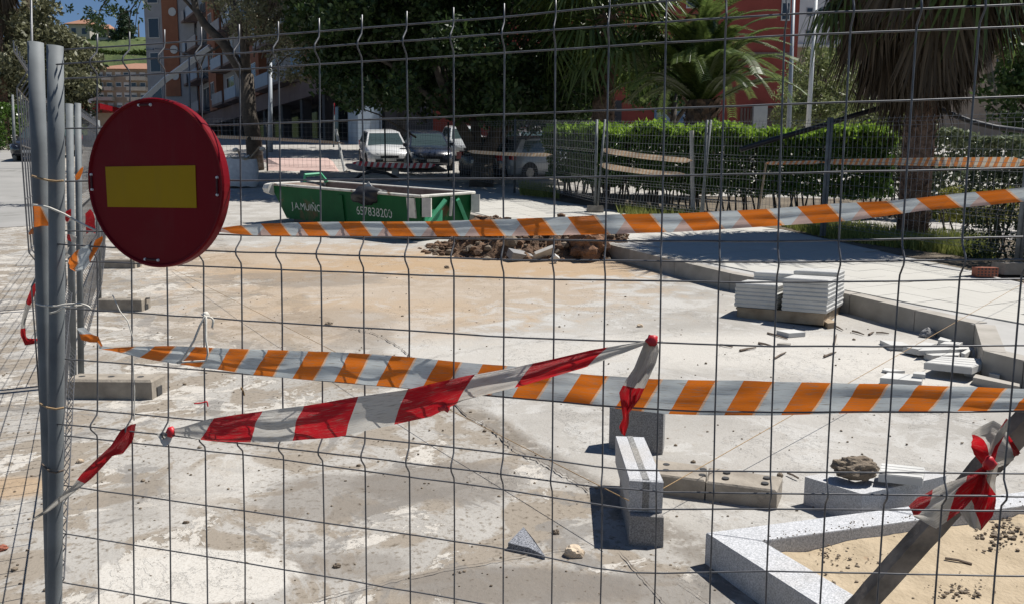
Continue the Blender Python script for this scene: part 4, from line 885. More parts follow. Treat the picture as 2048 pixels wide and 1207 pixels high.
shell.v = bo_+to; shell.f = [(3, 2, 1, 0)]+[(i, (i+1) % 4, 4+(i+1) % 4, 4+i) for i in range(4)]; shell.build('body', M['green'], sk_)
inn_ = MB(); inn_.v = to+ins+inb; inn_.f = [(i, (i+1) % 4, 4+(i+1) % 4, 4+i) for i in range(4)]+[(4+i, 4+(i+1) % 4, 8+(i+1) % 4, 8+i) for i in range(4)]+[(8, 9, 10, 11)]; inn_.build('inside', M['skipin'], sk_)
for i in range(4):
    p_, r_ = to[i], to[(i+1) % 4]; MB().tube([p_, r_], .028, 6).build('rim', M['skipedge'], sk_)
def face_pt(s, h, out=0.0):        # long side facing the camera
    f = (h-HB)/(HT-HB); return q_(s, .08*(1-f)-out, h)
def fb(name, s0, s1, h0, h1, out, mat):
    b = MB(); b.hexa([face_pt(s0, h0, -.01), face_pt(s1, h0, -.01), face_pt(s1, h0, out), face_pt(s0, h0, out)], [face_pt(s0, h1, -.01), face_pt(s1, h1, -.01), face_pt(s1, h1, out), face_pt(s0, h1, out)]); return b.build(name, M[mat], sk_)
for s_ in (LEN*.47,): fb('rib', s_-.06, s_+.06, HB, HT-.1, .035, 'green')
fb('corner_plate', .02, .22, HB+.3, HT-.04, .03, 'skipedge'); fb('skid', .2, LEN-.7, 0.0, HB, .0, 'steel_dk')
MB().hexa([q_(u, v, .0) for u, v in ((.2, WID-.3), (LEN-.7, WID-.3), (LEN-.7, WID-.15), (.2, WID-.15))], [q_(u, v, HB-.002) for u, v in ((.2, WID-.3), (LEN-.7, WID-.3), (LEN-.7, WID-.15), (.2, WID-.15))]).build('skid', M['steel_dk'], sk_)
for v in (.0, WID): MB().tube([q_(LEN-.12, v, HT-.1), q_(LEN+.12, v, HT-.1)], [.14, .11], 8).build('lifting_lug', M['skipedge'], sk_)
for v in (.12, WID-.02): MB().box(q_(-.16, v, HT-.2), (.16, .16, .34)).build('lug_plate', M['skipedge'], sk_)
# end panel braces
for (v0, v1, mt) in ((.18, .62, 'green_l'), (WID-.15, .95, 'green_l')):
    MB().tube([q_(-.05, v0, HB+.15), q_(-.14, v1, HT-.1)], .05, 4).build('end_brace', M[mt], sk_)
MB().hexa([q_(-.02, .15, HB+.02), q_(-.02, .62, HB+.02), q_(-.05, .60, HB+.42), q_(-.06, .15, HB+.46)], [q_(-.055, .15, HB+.02), q_(-.055, .62, HB+.02), q_(-.085, .60, HB+.42), q_(-.095, .15, HB+.46)]).build('bare_patch', M['green_l'], sk_)
MB().tube([q_(-.14, .79, HT-.05), q_(-.1, .79, HB+.3)], .03, 6).build('latch', M['skipedge'], sk_)
MB().tube([q_(LEN-.02, WID*.6, HT), q_(LEN-.05, WID*.6, HT+.16), q_(LEN-.12, WID*.85, HT+.18), q_(LEN-.15, WID*.95, HT)], .045, 6).build('lifting_hoop', M['green_l'], sk_)
M['stencil'] = simple('stencil_white', (.44, .46, .42), (.58, .6, .55), 14, .8, 0, 0, c3=(.008, .085, .03), c3t=.53)
def lettering(txt, s0, h0, size, width):
    cu = bpy.data.curves.new('lettering', 'FONT'); cu.body = txt; cu.size = 1; ob = bpy.data.objects.new('lettering', cu); COL.objects.link(ob)
    bpy.context.view_layer.update(); me = bpy.data.meshes.new_from_object(ob); bpy.data.objects.remove(ob)
    w_ = max(v.co.x for v in me.vertices); hh = max(v.co.y for v in me.vertices if True); b = MB()
    b.v = [face_pt(s0-width*v.co.x/w_, h0+size*v.co.y/.73, .004) for v in me.vertices]; b.f = [tuple(p.vertices) for p in me.polygons]; b.build('lettering', M['stencil'], sk_)
def px_side(px, py):   # skip side coordinates of a pixel
    best = None
    for s_ in np.linspace(0, LEN, 220):
        p_ = proj(face_pt(s_, .5)); e_ = abs(p_[0]-px)
        if best is None or e_ < best[0]: best = (e_, s_)
    s_ = best[1]; bh = min((abs(proj(face_pt(s_, h))[1]-py), h) for h in np.linspace(.1, .95, 120)); return s_, bh[1]
s1, h1 = px_side(583, 418); s2, _ = px_side(642, 420); lettering('J.A.MUIÑO', s1, h1, .15, s1-s2)
s1, h1 = px_side(712, 429); s2, _ = px_side(784, 430); lettering('657838200', s1, h1, .17, s1-s2)
c_ = q_(px_side(742, 389)[0], -.02, HT-.06)
tag(MB().blob(c_, (.36, .16, .17), 3, .3, 2, 8).build('rubbish_bag', M['black'], None, True), 'black rubbish bag slumped over the near rim of the green skip', 'rubbish bag')
wb_ = MB().prism([c_+Vector((-.15, .1, .12)), c_+Vector((.1, .1, .1)), c_+Vector((-.02, .1, .26))], (0, .04, 0)).build('rubble_chip', M['tilew']); tag(wb_, 'pale triangular scrap sticking up behind the black bag', 'scrap')
# ================================================================== FAR FENCES
def fpost(px, h=KH): return G(px[0], px[1], h)
RF = [G(1190, 424, KH), G(1400, 449, KH), G(1642, 478, KH), G(2030, 545, KH), G(2500, 640, KH)]
labs = ['far wire fence panel with two sagging tapes in front of the hedge', 'far wire fence panel between the leaning grey posts before the hedge', 'wire fence panel in front of the shaggy palm trunk', 'wire fence panel at the right edge before the dark shrub']
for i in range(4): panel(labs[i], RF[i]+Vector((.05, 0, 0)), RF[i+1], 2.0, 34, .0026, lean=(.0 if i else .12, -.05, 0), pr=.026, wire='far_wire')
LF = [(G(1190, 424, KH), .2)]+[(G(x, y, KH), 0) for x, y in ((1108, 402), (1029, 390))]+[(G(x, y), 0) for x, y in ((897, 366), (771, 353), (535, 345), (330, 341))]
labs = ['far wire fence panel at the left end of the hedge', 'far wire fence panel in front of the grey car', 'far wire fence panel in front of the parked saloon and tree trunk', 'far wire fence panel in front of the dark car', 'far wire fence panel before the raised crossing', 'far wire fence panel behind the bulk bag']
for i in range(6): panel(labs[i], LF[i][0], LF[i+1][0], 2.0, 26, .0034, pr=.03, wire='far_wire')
for px, lab in (((1190, 424), 'concrete fence foot under the far post at the hedge corner'), ((2022, 548), 'concrete fence foot on the pavement by the right edge')):
    g = G(px[0], px[1], KH+.012); b = MB().box(up(g, .07)-Vector((0, .0, 0)), (.36, .28, .14), None, .92); tag(b.build('concrete_ballast', M['cfoot']), lab, 'concrete foot', 'concrete fence feet')
def farband(label, a, b_, w0, w1, sag, mat, n=50, name='barrier_tape', off=(0, -.04, 0)):
    m = MB(); m.uv = []; L_ = (b_-a).length
    for i in range(n):
        t = i/(n-1); q = a+(b_-a)*t+Vector(off)-Vector((0, 0, sag*4*t*(1-t))); w = (w0+(w1-w0)*t)*min(1, t*12+.15, (1-t)*12+.15)
        for k in range(4): m.v.append(q+Vector((0, .01*math.sin(t*20+k), -w*(k/3-.5)))); m.uv.append((t*L_, 1-k/3))
    m.f = [(i*4+k, i*4+k+1, (i+1)*4+k+1, (i+1)*4+k) for i in range(n-1) for k in range(3)]; tag(m.build(name, mat, None, True), label, 'tape')
def on(pa, px, py): return P(px, py, (pa-CAM).dot(FW))
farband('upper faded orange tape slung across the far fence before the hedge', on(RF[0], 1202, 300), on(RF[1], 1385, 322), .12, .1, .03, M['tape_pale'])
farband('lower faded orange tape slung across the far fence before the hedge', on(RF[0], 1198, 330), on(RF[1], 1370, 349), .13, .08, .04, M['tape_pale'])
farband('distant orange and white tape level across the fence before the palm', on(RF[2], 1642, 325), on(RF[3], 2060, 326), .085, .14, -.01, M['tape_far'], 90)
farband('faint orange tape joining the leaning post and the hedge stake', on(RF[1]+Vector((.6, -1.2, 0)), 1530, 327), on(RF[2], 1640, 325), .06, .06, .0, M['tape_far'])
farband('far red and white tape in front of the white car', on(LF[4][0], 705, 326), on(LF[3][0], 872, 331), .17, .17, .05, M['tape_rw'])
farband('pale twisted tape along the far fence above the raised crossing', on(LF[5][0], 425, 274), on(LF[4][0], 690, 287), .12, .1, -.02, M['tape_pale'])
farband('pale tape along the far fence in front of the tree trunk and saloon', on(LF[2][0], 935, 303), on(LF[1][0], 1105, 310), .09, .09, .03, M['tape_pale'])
# wooden stakes, hose
tag(MB().tube([G(1860, 440, KH)*0+on(RF[1], 1518, 418), on(RF[1], 1532, 326)], .022, 6).build('stake', M['pallet']), 'thin wooden stake holding the faint tape in front of the hedge', 'stake')
tag(MB().tube([G(1386, 430, KH), on(G(1386, 430, KH), 1383, 262)], .05, 7).build('stake', M['conc']), 'rough grey stake standing in the hedge', 'stake')
tag(MB().tube([G(690, 347), on(G(690, 347), 672, 259)], .05, 6).build('stake', M['white']), 'pale leaning pole beside the white car', 'pole')
hpz = RF[2]+Vector((.4, .3, 0))
tag(MB().tube([on(hpz, x, y) for x, y in ((1480, 300), (1545, 280), (1640, 253), (1700, 234), (1765, 215), (1830, 207), (1880, 220), (1940, 243), (1990, 255), (2060, 264))], .045, 8).build('black_conduit', M['black'], None, True), 'black corrugated pipe slung from the hedge over the palm trunk to the right edge', 'pipe')
tag(MB().tube([up(G(x, 363-(0)), h) for x, h in ((708, .05), (722, .22), (745, .34), (775, .27), (800, .05))], .05, 8).build('black_hose', M['black'], None, True), 'black hose arching over the ground in front of the white car', 'hose')
g = G(791, 356); tag(MB().box(up(g, .2), (.24, .24, .42), None, .96).build('concrete_stub', M['conc']), 'small square concrete stub beside the black hose', 'stub')
for i, (x, y, w_) in enumerate(((818, 357, 24), (835, 358, 14), (860, 357, 26), (694, 351, 16))): stone(('clump of soil beside the concrete stub', 'low stone right of the soil clump', 'pale flat stone under the dark car', 'rubble lump at the foot of the leaning pole')[i], (x, y), w_, 13, 'cfoot', 40+i)
# bulk bag with tools
g = G(483, 374); bb = thing('bulk_bag', 'grey woven bulk bag full of sand standing behind the red sign', 'bulk bag', g); R = Matrix.Rotation(math.radians(28), 3, 'Z')
m = MB(); n = 12
for j in range(9):
    z = j/8; s_ = .46*(1+.08*math.sin(z*math.pi))*(1 if j else .92)
    for k in range(24):
        t = 2*math.pi*k/24; e4 = (abs(math.cos(t))**6+abs(math.sin(t))**6)**(-1/6); m.v.append(g+R@Vector((math.cos(t)*e4*s_, math.sin(t)*e4*s_, .85*z+.015*math.sin(k*2.1+j))))
m.f = [(j*24+k, j*24+(k+1) % 24, (j+1)*24+(k+1) % 24, (j+1)*24+k) for j in range(8) for k in range(24)]; m.build('sack', M['bag'], bb, True)
MB().blob(up(g, .82), (.46, .46, .1), 3, .3, 3, 2).build('sand_fill', M['sand'], bb, True)
for s_ in (-1, 1): MB().tube([g+R@Vector((s_*.45, .45, .8)), g+R@Vector((s_*.3, .3, 1.0)), g+R@Vector((s_*.1, .4, .86))], .025, 5).build('strap', M['white'], bb)
for i, (p_, q2_, r2_) in enumerate((((484, 322), (476, 302), (471, 300)), ((497, 321), (520, 293), (525, 298)))):
    tt = thing('hand_tool', ('upright hoe standing in the bulk bag', 'slanting pick leaning out of the bulk bag')[i], 'hand tool', on(g, *p_)); MB().tube([on(g, *p_), on(g, *q2_)], .028, 6).build('handle', M['pallet'], tt); MB().blob(on(g, *r2_), (.1, .06, .07), 2, .3, 2, i).build('head', M['conc'], tt)

# ================================================================== CARS
def car(label, base, yaw, col, L_=4.1, W=1.74, H=1.46, kind='hatch', rough=.25):
    """x forward; base = ground point under the car's centre"""
    t = thing('parked_car', label, 'car', base, 'cars parked beyond the site'); sy = (gz(base.y+1.5)-gz(base.y-1.5))/3; xa = Vector((math.cos(yaw), math.sin(yaw), sy*math.sin(yaw))).normalized(); za = Vector((0, -sy, 1)).normalized(); t.rotation_euler = Matrix((xa, za.cross(xa), za)).transposed().to_euler()
    t['_o'] = [0, 0, 0]; mt = paint('car_paint', col, rough)
    hl = L_/2; belt = .92
    # stations: x, bottom z, hood/belt z, half width
    st = [(-hl, .38, .80 if kind != 'saloon' else .86, .62), (-hl+.06, .24, .90, .76), (-hl+.5, .2, .96, .86), (-.6, .2, .95, .87), (.6, .2, .94, .87), (hl-1.05, .2, .93, .86), (hl-.55, .2, .84, .83), (hl-.12, .24, .70, .76), (hl, .34, .60, .58)]
    b = MB()
    for x, zb_, zt_, w in st:
        zm = (zb_+zt_)/2
        for y, z in ((-w*.9, zb_), (-w, zb_+.14), (-w, zm), (-w*.975, zt_-.07), (-w*.9, zt_), (0, zt_+.03), (w*.9, zt_), (w*.975, zt_-.07), (w, zm), (w, zb_+.14), (w*.9, zb_)): b.v.append(Vector((x, y, z)))
    n = 11; ns = len(st)
    for i in range(ns-1):
        for k in range(n): b.f.append((i*n+k, i*n+(k+1) % n, (i+1)*n+(k+1) % n, (i+1)*n+k))
    b.f += [tuple(range(n-1, -1, -1)), tuple(range((ns-1)*n, ns*n))]; body = b.build('body', mt, t, True); body['_o'] = [0, 0, 0]
    rx0, rx1 = (-hl+.55, .35) if kind != 'saloon' else (-hl+1.05, .3); bx0, bx1 = (-hl+.12, hl-1.0) if kind != 'saloon' else (-hl+.55, hl-1.05); w0, w1 = W/2-.06, W/2-.24; hr = H
    def cab(x0, x1, y, z): return (x0, x1, y, z)
    lo = [Vector((bx0, -w0, belt)), Vector((bx1, -w0, belt-.03)), Vector((bx1, w0, belt-.03)), Vector((bx0, w0, belt))]; hi = [Vector((rx0, -w1, hr-.05)), Vector((rx1, -w1, hr-.05)), Vector((rx1, w1, hr-.05)), Vector((rx0, w1, hr-.05))]
    ro = MB().hexa(lo, hi); ro.build('cabin', mt, t)
    r2 = MB(); cr = [v+Vector((0, 0, .001)) for v in hi]; ce = sum(cr, Vector())/4; r2.v = cr+[ce+(v-ce)*.8+Vector((0, 0, .055)) for v in cr]; r2.f = [(i, (i+1) % 4, 4+(i+1) % 4, 4+i) for i in range(4)]+[(4, 5, 6, 7)]; r2.build('roof', mt, t, True)
    def pane(name, p4, m0=.1, m1=.1, v0=.1, v1=.1, mat='carglass'):
        a, b2, c2, d2 = p4; nrm = (b2-a).cross(d2-a).normalized()
        f = lambda u, v: (a*(1-u)+b2*u)*(1-v)+(d2*(1-u)+c2*u)*v
        MB().prism([f(m0, v0)-nrm*.01, f(1-m1, v0)-nrm*.01, f(1-m1, 1-v1)-nrm*.01, f(m0, 1-v1)-nrm*.01], nrm*.022).build(name, M[mat], t)
    pane('windscreen', [lo[1], lo[2], hi[2], hi[1]], .05, .05, .08, .08); pane('rear_window', [lo[3], lo[0], hi[0], hi[3]], .1, .1, .25, .1)
    for s_ in (0, 1):
        p4 = [lo[0], lo[1], hi[1], hi[0]] if s_ == 0 else [lo[2], lo[3], hi[3], hi[2]]
        pane('side_window', p4, .1, .55, .14, .12); pane('side_window', p4, .48, .16 if s_ == 0 else .1, .14, .12)
    for x in (-hl+.75, hl-.8):
        for s_ in (-1, 1):
            y = s_*(W/2-.1); wheel = MB().tube([(x, y-.1, .3), (x, y+.1, .3)], .305, 18).build('wheel', M['tyre'], t); wheel['_o'] = [0, 0, 0]
            MB().tube([(x, y+s_*.09, .3), (x, y+s_*.107, .3)], [.2, .17], 12).build('rim', M['rim'], wheel)
            MB().tube([(x, s_*(W/2-.03), .3), (x, s_*(W/2+.004), .3)], .36, 18).build('wheel_arch', M['tyre'], t)
    for s_ in (-1, 1):
        MB().hexa([Vector((hl-.3, s_*.82, .62)), Vector((hl-.06, s_*.5, .56)), Vector((hl+.005, s_*.42, .57)), Vector((hl-.2, s_*.8, .6))], [Vector((hl-.36, s_*.82, .74)), Vector((hl-.12, s_*.5, .68)), Vector((hl-.03, s_*.42, .67)), Vector((hl-.26, s_*.8, .73))]).build('headlight', M['headl'], t)
        MB().box((-hl+.1, s_*.72, .86), (.16, .2, .24)).build('tail_light', M['taill'], t)
        MB().box((hl-1.25, s_*(W/2+.06), .98), (.1, .18, .12)).build('wing_mirror', mt, t)
    MB().box((hl-.015, 0, .54), (.05, .7, .1)).build('grille', M['black'], t); MB().box((hl+.0, 0, .4), (.06, 1.1, .1)).build('air_intake', M['black'], t)
    MB().box((hl+.025, 0, .44), (.02, .5, .11)).build('number_plate', M['plate'], t); MB().box((-hl-.005, 0, .68), (.03, .5, .11)).build('number_plate', M['plate'], t)
    MB().box((-hl+.02, 0, .5), (.1, 1.35, .1)).build('bumper', mt, t)
    for o in list(t.children_recursive)+[t]: pass
    return t
def cpos(px, py, dy=0): g = G(px, py); return at(g.x, g.y+dy)
dn_ = -math.pi/2
car('white hatchback facing the site behind the red and white tape', cpos(752, 342, 1.9), dn_+math.radians(16), (.62, .63, .64))
car('dark blue hatchback parked right of the white hatchback', cpos(842, 344, 1.9), dn_+math.radians(14), (.012, .018, .035))
car('silver car seen between the dark hatchback and the tree trunk', cpos(915, 330, 4), dn_+math.radians(14), (.55, .57, .58))
car('black saloon seen from behind right of the tree trunk', cpos(1000, 362, 1.6), math.pi/2-math.radians(20), (.03, .028, .034), 4.3, 1.74, 1.42, 'saloon')
car('grey hatchback parked at the end of the hedge, seen from its rear side', cpos(1088, 364, 1.6), math.pi/2-math.radians(52), (.34, .36, .39))
car('dark car with a sunlit roof behind the black saloon', cpos(1062, 338, 3), dn_+math.radians(20), (.10, .10, .11))
car('small white car half hidden behind the hedge end', cpos(1120, 336, 5), dn_+math.radians(20), (.6, .6, .6))
car('dark car on the street beside the left hedge', cpos(72, 320, 1.0), dn_+math.radians(10), (.015, .015, .018))

# ================================================================== VEGETATION
def inpoly(x, y, pg):
    r = False; j = len(pg)-1
    for i in range(len(pg)):
        xi, yi = pg[i]; xj, yj = pg[j]
        if (yi > y) != (yj > y) and x < (xj-xi)*(y-yi)/(yj-yi)+xi: r = not r
        j = i
    return r
def clusters_px(pg, depth, n, rpx, dj, seed=0, zs=.8):
    rnd = random.Random(seed); xs_ = [p[0] for p in pg]; ys_ = [p[1] for p in pg]; out = []
    while len(out) < n:
        x, y = rnd.uniform(min(xs_), max(xs_)), rnd.uniform(min(ys_), max(ys_))
        if not inpoly(x, y, pg): continue
        d = depth+rnd.uniform(-dj, dj); c = P(x, y, d); r = rpx*rnd.uniform(.65, 1.2)*d/FPX; out.append((c.x, c.y, c.z, r, r, r*zs))
    return out
def limb(t, pts, r0, r1, mat='bark', name='limb'):
    n = len(pts); MB().tube(pts, [r0+(r1-r0)*i/(n-1) for i in range(n)], 9).build(name, M[mat], t, True)
def tree(label, base, trunk, limbs, cl, n, size, mat, name='tree', r=(.3, .2), asp=.5, group=None, shell=.5, twigs=60):
    t = thing(name, label, 'tree', base, group); limb(t, trunk, r[0], r[1], name='trunk')
    for l in limbs: limb(t, l[0], l[1], l[2])
    pts = blobs_pts(cl, n, shell); V, F_ = leaves(pts, size, asp); stuff(fast('crown', V, F_, L[mat], t))
    if twigs:
        b = MB(); rnd = random.Random(n); src = trunk[-1]
        for i in range(twigs):
            c = cl[rnd.randrange(len(cl))]; e_ = Vector(c[:3])+Vector((rnd.uniform(-1, 1)*c[3], rnd.uniform(-1, 1)*c[4], rnd.uniform(-.5, 1)*c[5])); s_ = e_+(src-e_)*rnd.uniform(.25, .5)+Vector((0, 0, -.2))
            b.tube([s_, (s_+e_)/2+Vector((0, 0, .15)), e_], [.035, .022, .008], 4, False)
        stuff(b.build('twigs', M['bark'], t))
    return t
# big dark tree in the middle
b0 = G(962, 374); D0 = 25.6; pp = lambda x, y, d=D0: P(x, y, d)
pg = [(600, -230), (598, 60), (625, 125), (690, 165), (700, 200), (740, 175), (800, 212), (880, 232), (960, 225), (1040, 236), (1130, 238), (1180, 190), (1180, 60), (1160, -230)]
tree('large dark evergreen tree spreading over the middle of the site', b0, [b0-Vector((0, 0, .1)), pp(965, 340), pp(968, 315)], [([pp(966, 318), pp(940, 285), pp(915, 240, 24.5), pp(880, 160, 23.5), pp(850, 60, 23)], .26, .07), ([pp(968, 318), pp(985, 280), pp(1000, 230), pp(1010, 120, 26), pp(1000, 0, 26)], .26, .08), ([pp(967, 318), pp(1000, 275, 26.3), pp(1060, 190, 27), pp(1110, 90, 27)], .2, .06), ([pp(955, 300), pp(950, 240), pp(945, 120, 27.5), pp(930, -20, 28)], .2, .06), ([pp(915, 240, 24.5), pp(860, 195, 24), pp(780, 130, 24), pp(700, 90, 24)], .12, .03)],
     clusters_px(pg, 25.3, 260, 50, 3.8, 3)+clusters_px([(598, -220), (600, 70), (650, 140), (700, 168), (790, 195), (790, -220)], 25.5, 80, 46, 3, 4), 125000, .19, 'dark', r=(.42, .3))
q = P(800, 300, 39); base_ = at(q.x, q.y)  # added tree: shades the parking ground and covers the block's sunlit end wall
tree('dark tree added behind the large evergreen to shade the ground near the cars', base_, [base_, P(800, 270, 39), P(802, 220, 39)], [], clusters_px([(640, -60), (650, 90), (720, 170), (800, 205), (960, 200), (980, -60)], 39, 80, 40, 3, 44), 26000, .26, 'dark', r=(.3, .22))
# tree with dark leaning limbs on the left
b0 = G(512, 340); D0 = 29; pp = lambda x, y, d=29: P(x, y, d)
cl = clusters_px([(420, -160), (425, 30), (470, 70), (520, 90), (600, 80), (640, 130), (680, 150), (640, -160)], 29, 60, 38, 2.5, 5)+clusters_px([(540, 100), (600, 110), (640, 150), (560, 165)], 28, 10, 22, 1, 6)
tree('tree with dark crooked limbs in front of the apartment block', b0, [b0, pp(507, 280), pp(497, 220), pp(493, 150)], [([pp(494, 160), pp(470, 120), pp(445, 85), pp(410, 50), pp(392, 20), pp(375, -60)], .24, .1), ([pp(493, 155), pp(488, 80), pp(470, 20), pp(450, -60)], .2, .1), ([pp(490, 90), pp(520, 70), pp(560, 30), pp(575, -50)], .14, .08), ([pp(392, 25), pp(360, -10), pp(300, -60)], .07, .04), ([pp(445, 90), pp(410, 110), pp(395, 150)], .05, .02)], cl, 16000, .14, 'euc', r=(.32, .26))
# branches hanging into the sky at the top left
D0 = 20; pp = lambda x, y, d=20: P(x, y, d)
cl = clusters_px([(160, -60), (165, 0), (190, 60), (215, 60), (245, 10), (330, -20), (330, -60)], 20, 16, 22, 1.0, 8)+[(*pp(x, y), .12, .12, .1) for x, y in ((270, 25), (255, 15), (284, 40), (262, 60), (292, 12), (250, 75), (230, 30), (175, 20), (140, 18))]
t = thing('overhanging_branch', 'leafy dark branch hanging into the sky at the top left', 'branch', pp(330, -120))
for pts, r in (([(330, -120), (290, -20), (262, 20), (257, 60), (260, 92)], .025), ([(330, -120), (240, -40), (200, 20), (195, 60)], .035), ([(290, -20), (275, 20), (270, 60), (276, 70)], .012), ([(262, 20), (240, 30), (228, 60)], .01)): limb(t, [pp(*q) for q in pts], r, .006)
V, F_ = leaves(blobs_pts(cl, 1500, .2), .11, .4); stuff(fast('leaves', V, F_, L['dark'], t))
# trees on the far left
for lab, pg, dep, n, m_, bp, sd in (('grey green tall tree behind the left posts', [(30, 30), (90, 0), (130, 60), (175, 95), (180, 190), (150, 260), (70, 250), (40, 150)], 48, 16000, 'euc', (110, 290), 11),
   ('dark tree at the left picture edge above the hedge', [(-80, 60), (0, 30), (45, 60), (55, 215), (-80, 220)], 46, 9000, 'euc', (10, 290), 12)):
    g = G(bp[0], bp[1]); d_ = dep; base_ = at(P(bp[0], 300, d_).x, P(bp[0], 300, d_).y); tree(lab, base_, [base_, P(bp[0], 230, d_), P(bp[0]-4, 150, d_)], [], clusters_px(pg, d_, 55, 30, 2.5, sd), n, .3, m_, r=(.3, .18))
# light trees on the right
for lab, pg, dep, n, m_, bp, sd, k in (('light olive tree behind the phoenix palm', [(1590, 130), (1640, 100), (1690, 95), (1720, 170), (1700, 250), (1600, 250)], 38, 7000, 'olive', (1625, 290), 21, 26),
   ('pale leafy tree behind the shaggy palm trunk', [(1680, 200), (1760, 200), (1850, 210), (1860, 280), (1690, 275)], 34, 5500, 'olive', (1745, 300), 22, 24),
   ('dark leafy tree behind the two palms', [(1225, 95), (1380, 70), (1400, 170), (1380, 205), (1290, 200), (1240, 180)], 30, 10000, 'fig', (1340, 300), 23, 30),
   ('dark leafy tree left of the red palm trunk', [(1090, 120), (1185, 110), (1190, 225), (1130, 240), (1080, 200)], 27, 7500, 'fig', (1140, 330), 24, 28),
   ('green tree at the right edge behind the shaggy palm', [(1990, 60), (2140, 40), (2140, 290), (2010, 300), (1985, 200)], 24, 8000, 'fig', (2080, 330), 25, 34),
   ('distant olive tree between the lamp posts and the far sign', [(1560, 190), (1620, 170), (1680, 230), (1680, 280), (1560, 275)], 46, 5000, 'olive', (1600, 290), 26, 22)):
    q = P(bp[0], bp[1], dep); base_ = at(q.x, q.y); tree(lab, base_, [base_, P(bp[0]+6, bp[1]-50, dep), P(bp[0]+10, bp[1]-110, dep)], [([P(bp[0]+6, bp[1]-50, dep), P(bp[0]+50, bp[1]-110, dep), P(bp[0]+70, bp[1]-150, dep)], .1, .03), ([P(bp[0]+6, bp[1]-60, dep), P(bp[0]-40, bp[1]-120, dep)], .08, .03)], clusters_px(pg, dep, 40, k, 1.8, sd), n, .2, m_, r=(.16, .1))

# --- hedges
def hedge(label, pts, w, h, n, size, mat, name='hedge', gaps=.25, z0=.25, zh=KH, stems=40, rag=.15, group=None, sunlit_top=False):
    """pts world polyline on the ground; leaves on the shell of a boxy hedge"""
    pts = [Vector(p) for p in pts]; t = thing(name, label, 'hedge', pts[0], group); A = np.array([tuple(p) for p in pts]); seg = np.linalg.norm(np.diff(A, axis=0), axis=1); cs = np.concatenate([[0], np.cumsum(seg)])
    u = RNG.uniform(0, cs[-1], n); X = np.interp(u, cs, A[:, 0]); Y = np.interp(u, cs, A[:, 1]); Z = np.interp(u, cs, A[:, 2])
    k = np.clip(np.searchsorted(cs, u)-1, 0, len(seg)-1); dirs = np.diff(A, axis=0)[k]; dirs[:, 2] = 0; dirs /= np.linalg.norm(dirs, axis=1)[:, None]; nrm = np.stack([dirs[:, 1], -dirs[:, 0], dirs[:, 2]*0], 1)
    f = RNG.uniform(0, 1, n); v = RNG.uniform(-1, 1, n); zz = RNG.uniform(z0, 1, n); side = f < .62; v = np.where(side, np.sign(v)*(1-np.abs(RNG.normal(0, .12, n))), v); zz = np.where(side, zz, 1-np.abs(RNG.normal(0, .06, n)))
    wob = rag*np.array([mn.noise(Vector((a*1.6, b*1.6, c*2))) for a, b, c in zip(X, Y, zz*h)]); C = np.stack([X, Y, Z+zz*h+wob*.5], 1)+nrm*((v*w/2*(1+wob*1.5)))[:, None]+RNG.normal(0, .02, (n, 3))
    V, F_ = leaves(C, size, .5, -.5); stuff(fast('foliage', V, F_, L[mat], t))
    if sunlit_top:  # brighter leaf layer: new growth with the sunlit top band painted in
        k2 = C[:, 2]-Z > h*.9; C2 = C[k2]+RNG.normal(0, .05, (k2.sum(), 3))+np.array([0, 0, .06]); V, F_ = leaves(C2, size*1.1, .5, -1.6); stuff(fast('sunlit_shoots', V, F_, L['sunlit_top'], t))
    b = MB(); rnd = random.Random(n)
    for i in range(stems):
        s_ = rnd.uniform(0, cs[-1]); q = Vector((np.interp(s_, cs, A[:, 0]), np.interp(s_, cs, A[:, 1]), np.interp(s_, cs, A[:, 2]))); b.tube([q, q+Vector((rnd.uniform(-.2, .2), rnd.uniform(-.1, .1), h*.45)), q+Vector((rnd.uniform(-.4, .4), rnd.uniform(-.2, .2), h*.9))], [.022, .015, .006], 4, False)
    stuff(b.build('stems', M['bark'], t)); return t
hl_ = [G(1128, 404, KH), G(1300, 428, KH), G(1560, 452, KH), G(1850, 462, KH)]; hl_ = [q+Vector((0, 1.6, 0)) for q in hl_]; hl_ = [at(q.x, q.y, KH) for q in hl_]
hedge('long clipped green hedge behind the far fence', hl_, 1.0, 1.72, 52000, .105, 'hedge', stems=90, sunlit_top=True, rag=.32)
hl_ = [at(P(1730, 300, 17).x, 17, KH), at(P(1990, 300, 17).x, 16.6, KH)]
hedge('pale variegated hedge behind the shaggy palm trunk', hl_, 1.2, 1.75, 9000, .11, 'vari', stems=20, rag=.4)
hl_ = [at(P(1880, 380, 14.5).x, 14.5, KH), at(P(2080, 380, 14).x, 14, KH)]
hedge('low yellow green shrub right of the palm trunk', hl_, .9, .75, 5000, .06, 'yel', 'shrub', rag=.4, stems=10)
hl_ = [G(2003, 520, KH)+Vector((.1, .5, 0)), G(2200, 560, KH)+Vector((.2, .5, 0))]
hedge('dark conifer shrub at the right edge behind the fence', hl_, 1.0, 1.45, 14000, .05, 'con', 'shrub', z0=.02, rag=.3, stems=10)
g0 = at(P(-120, 290, 40).x, 40); g1 = at(P(52, 290, 40).x, 40)
hedge('bright green hedge beside the street at the far left', [g0, g1], 2, 2.3, 9000, .16, 'hedge', z0=.05, stems=10)
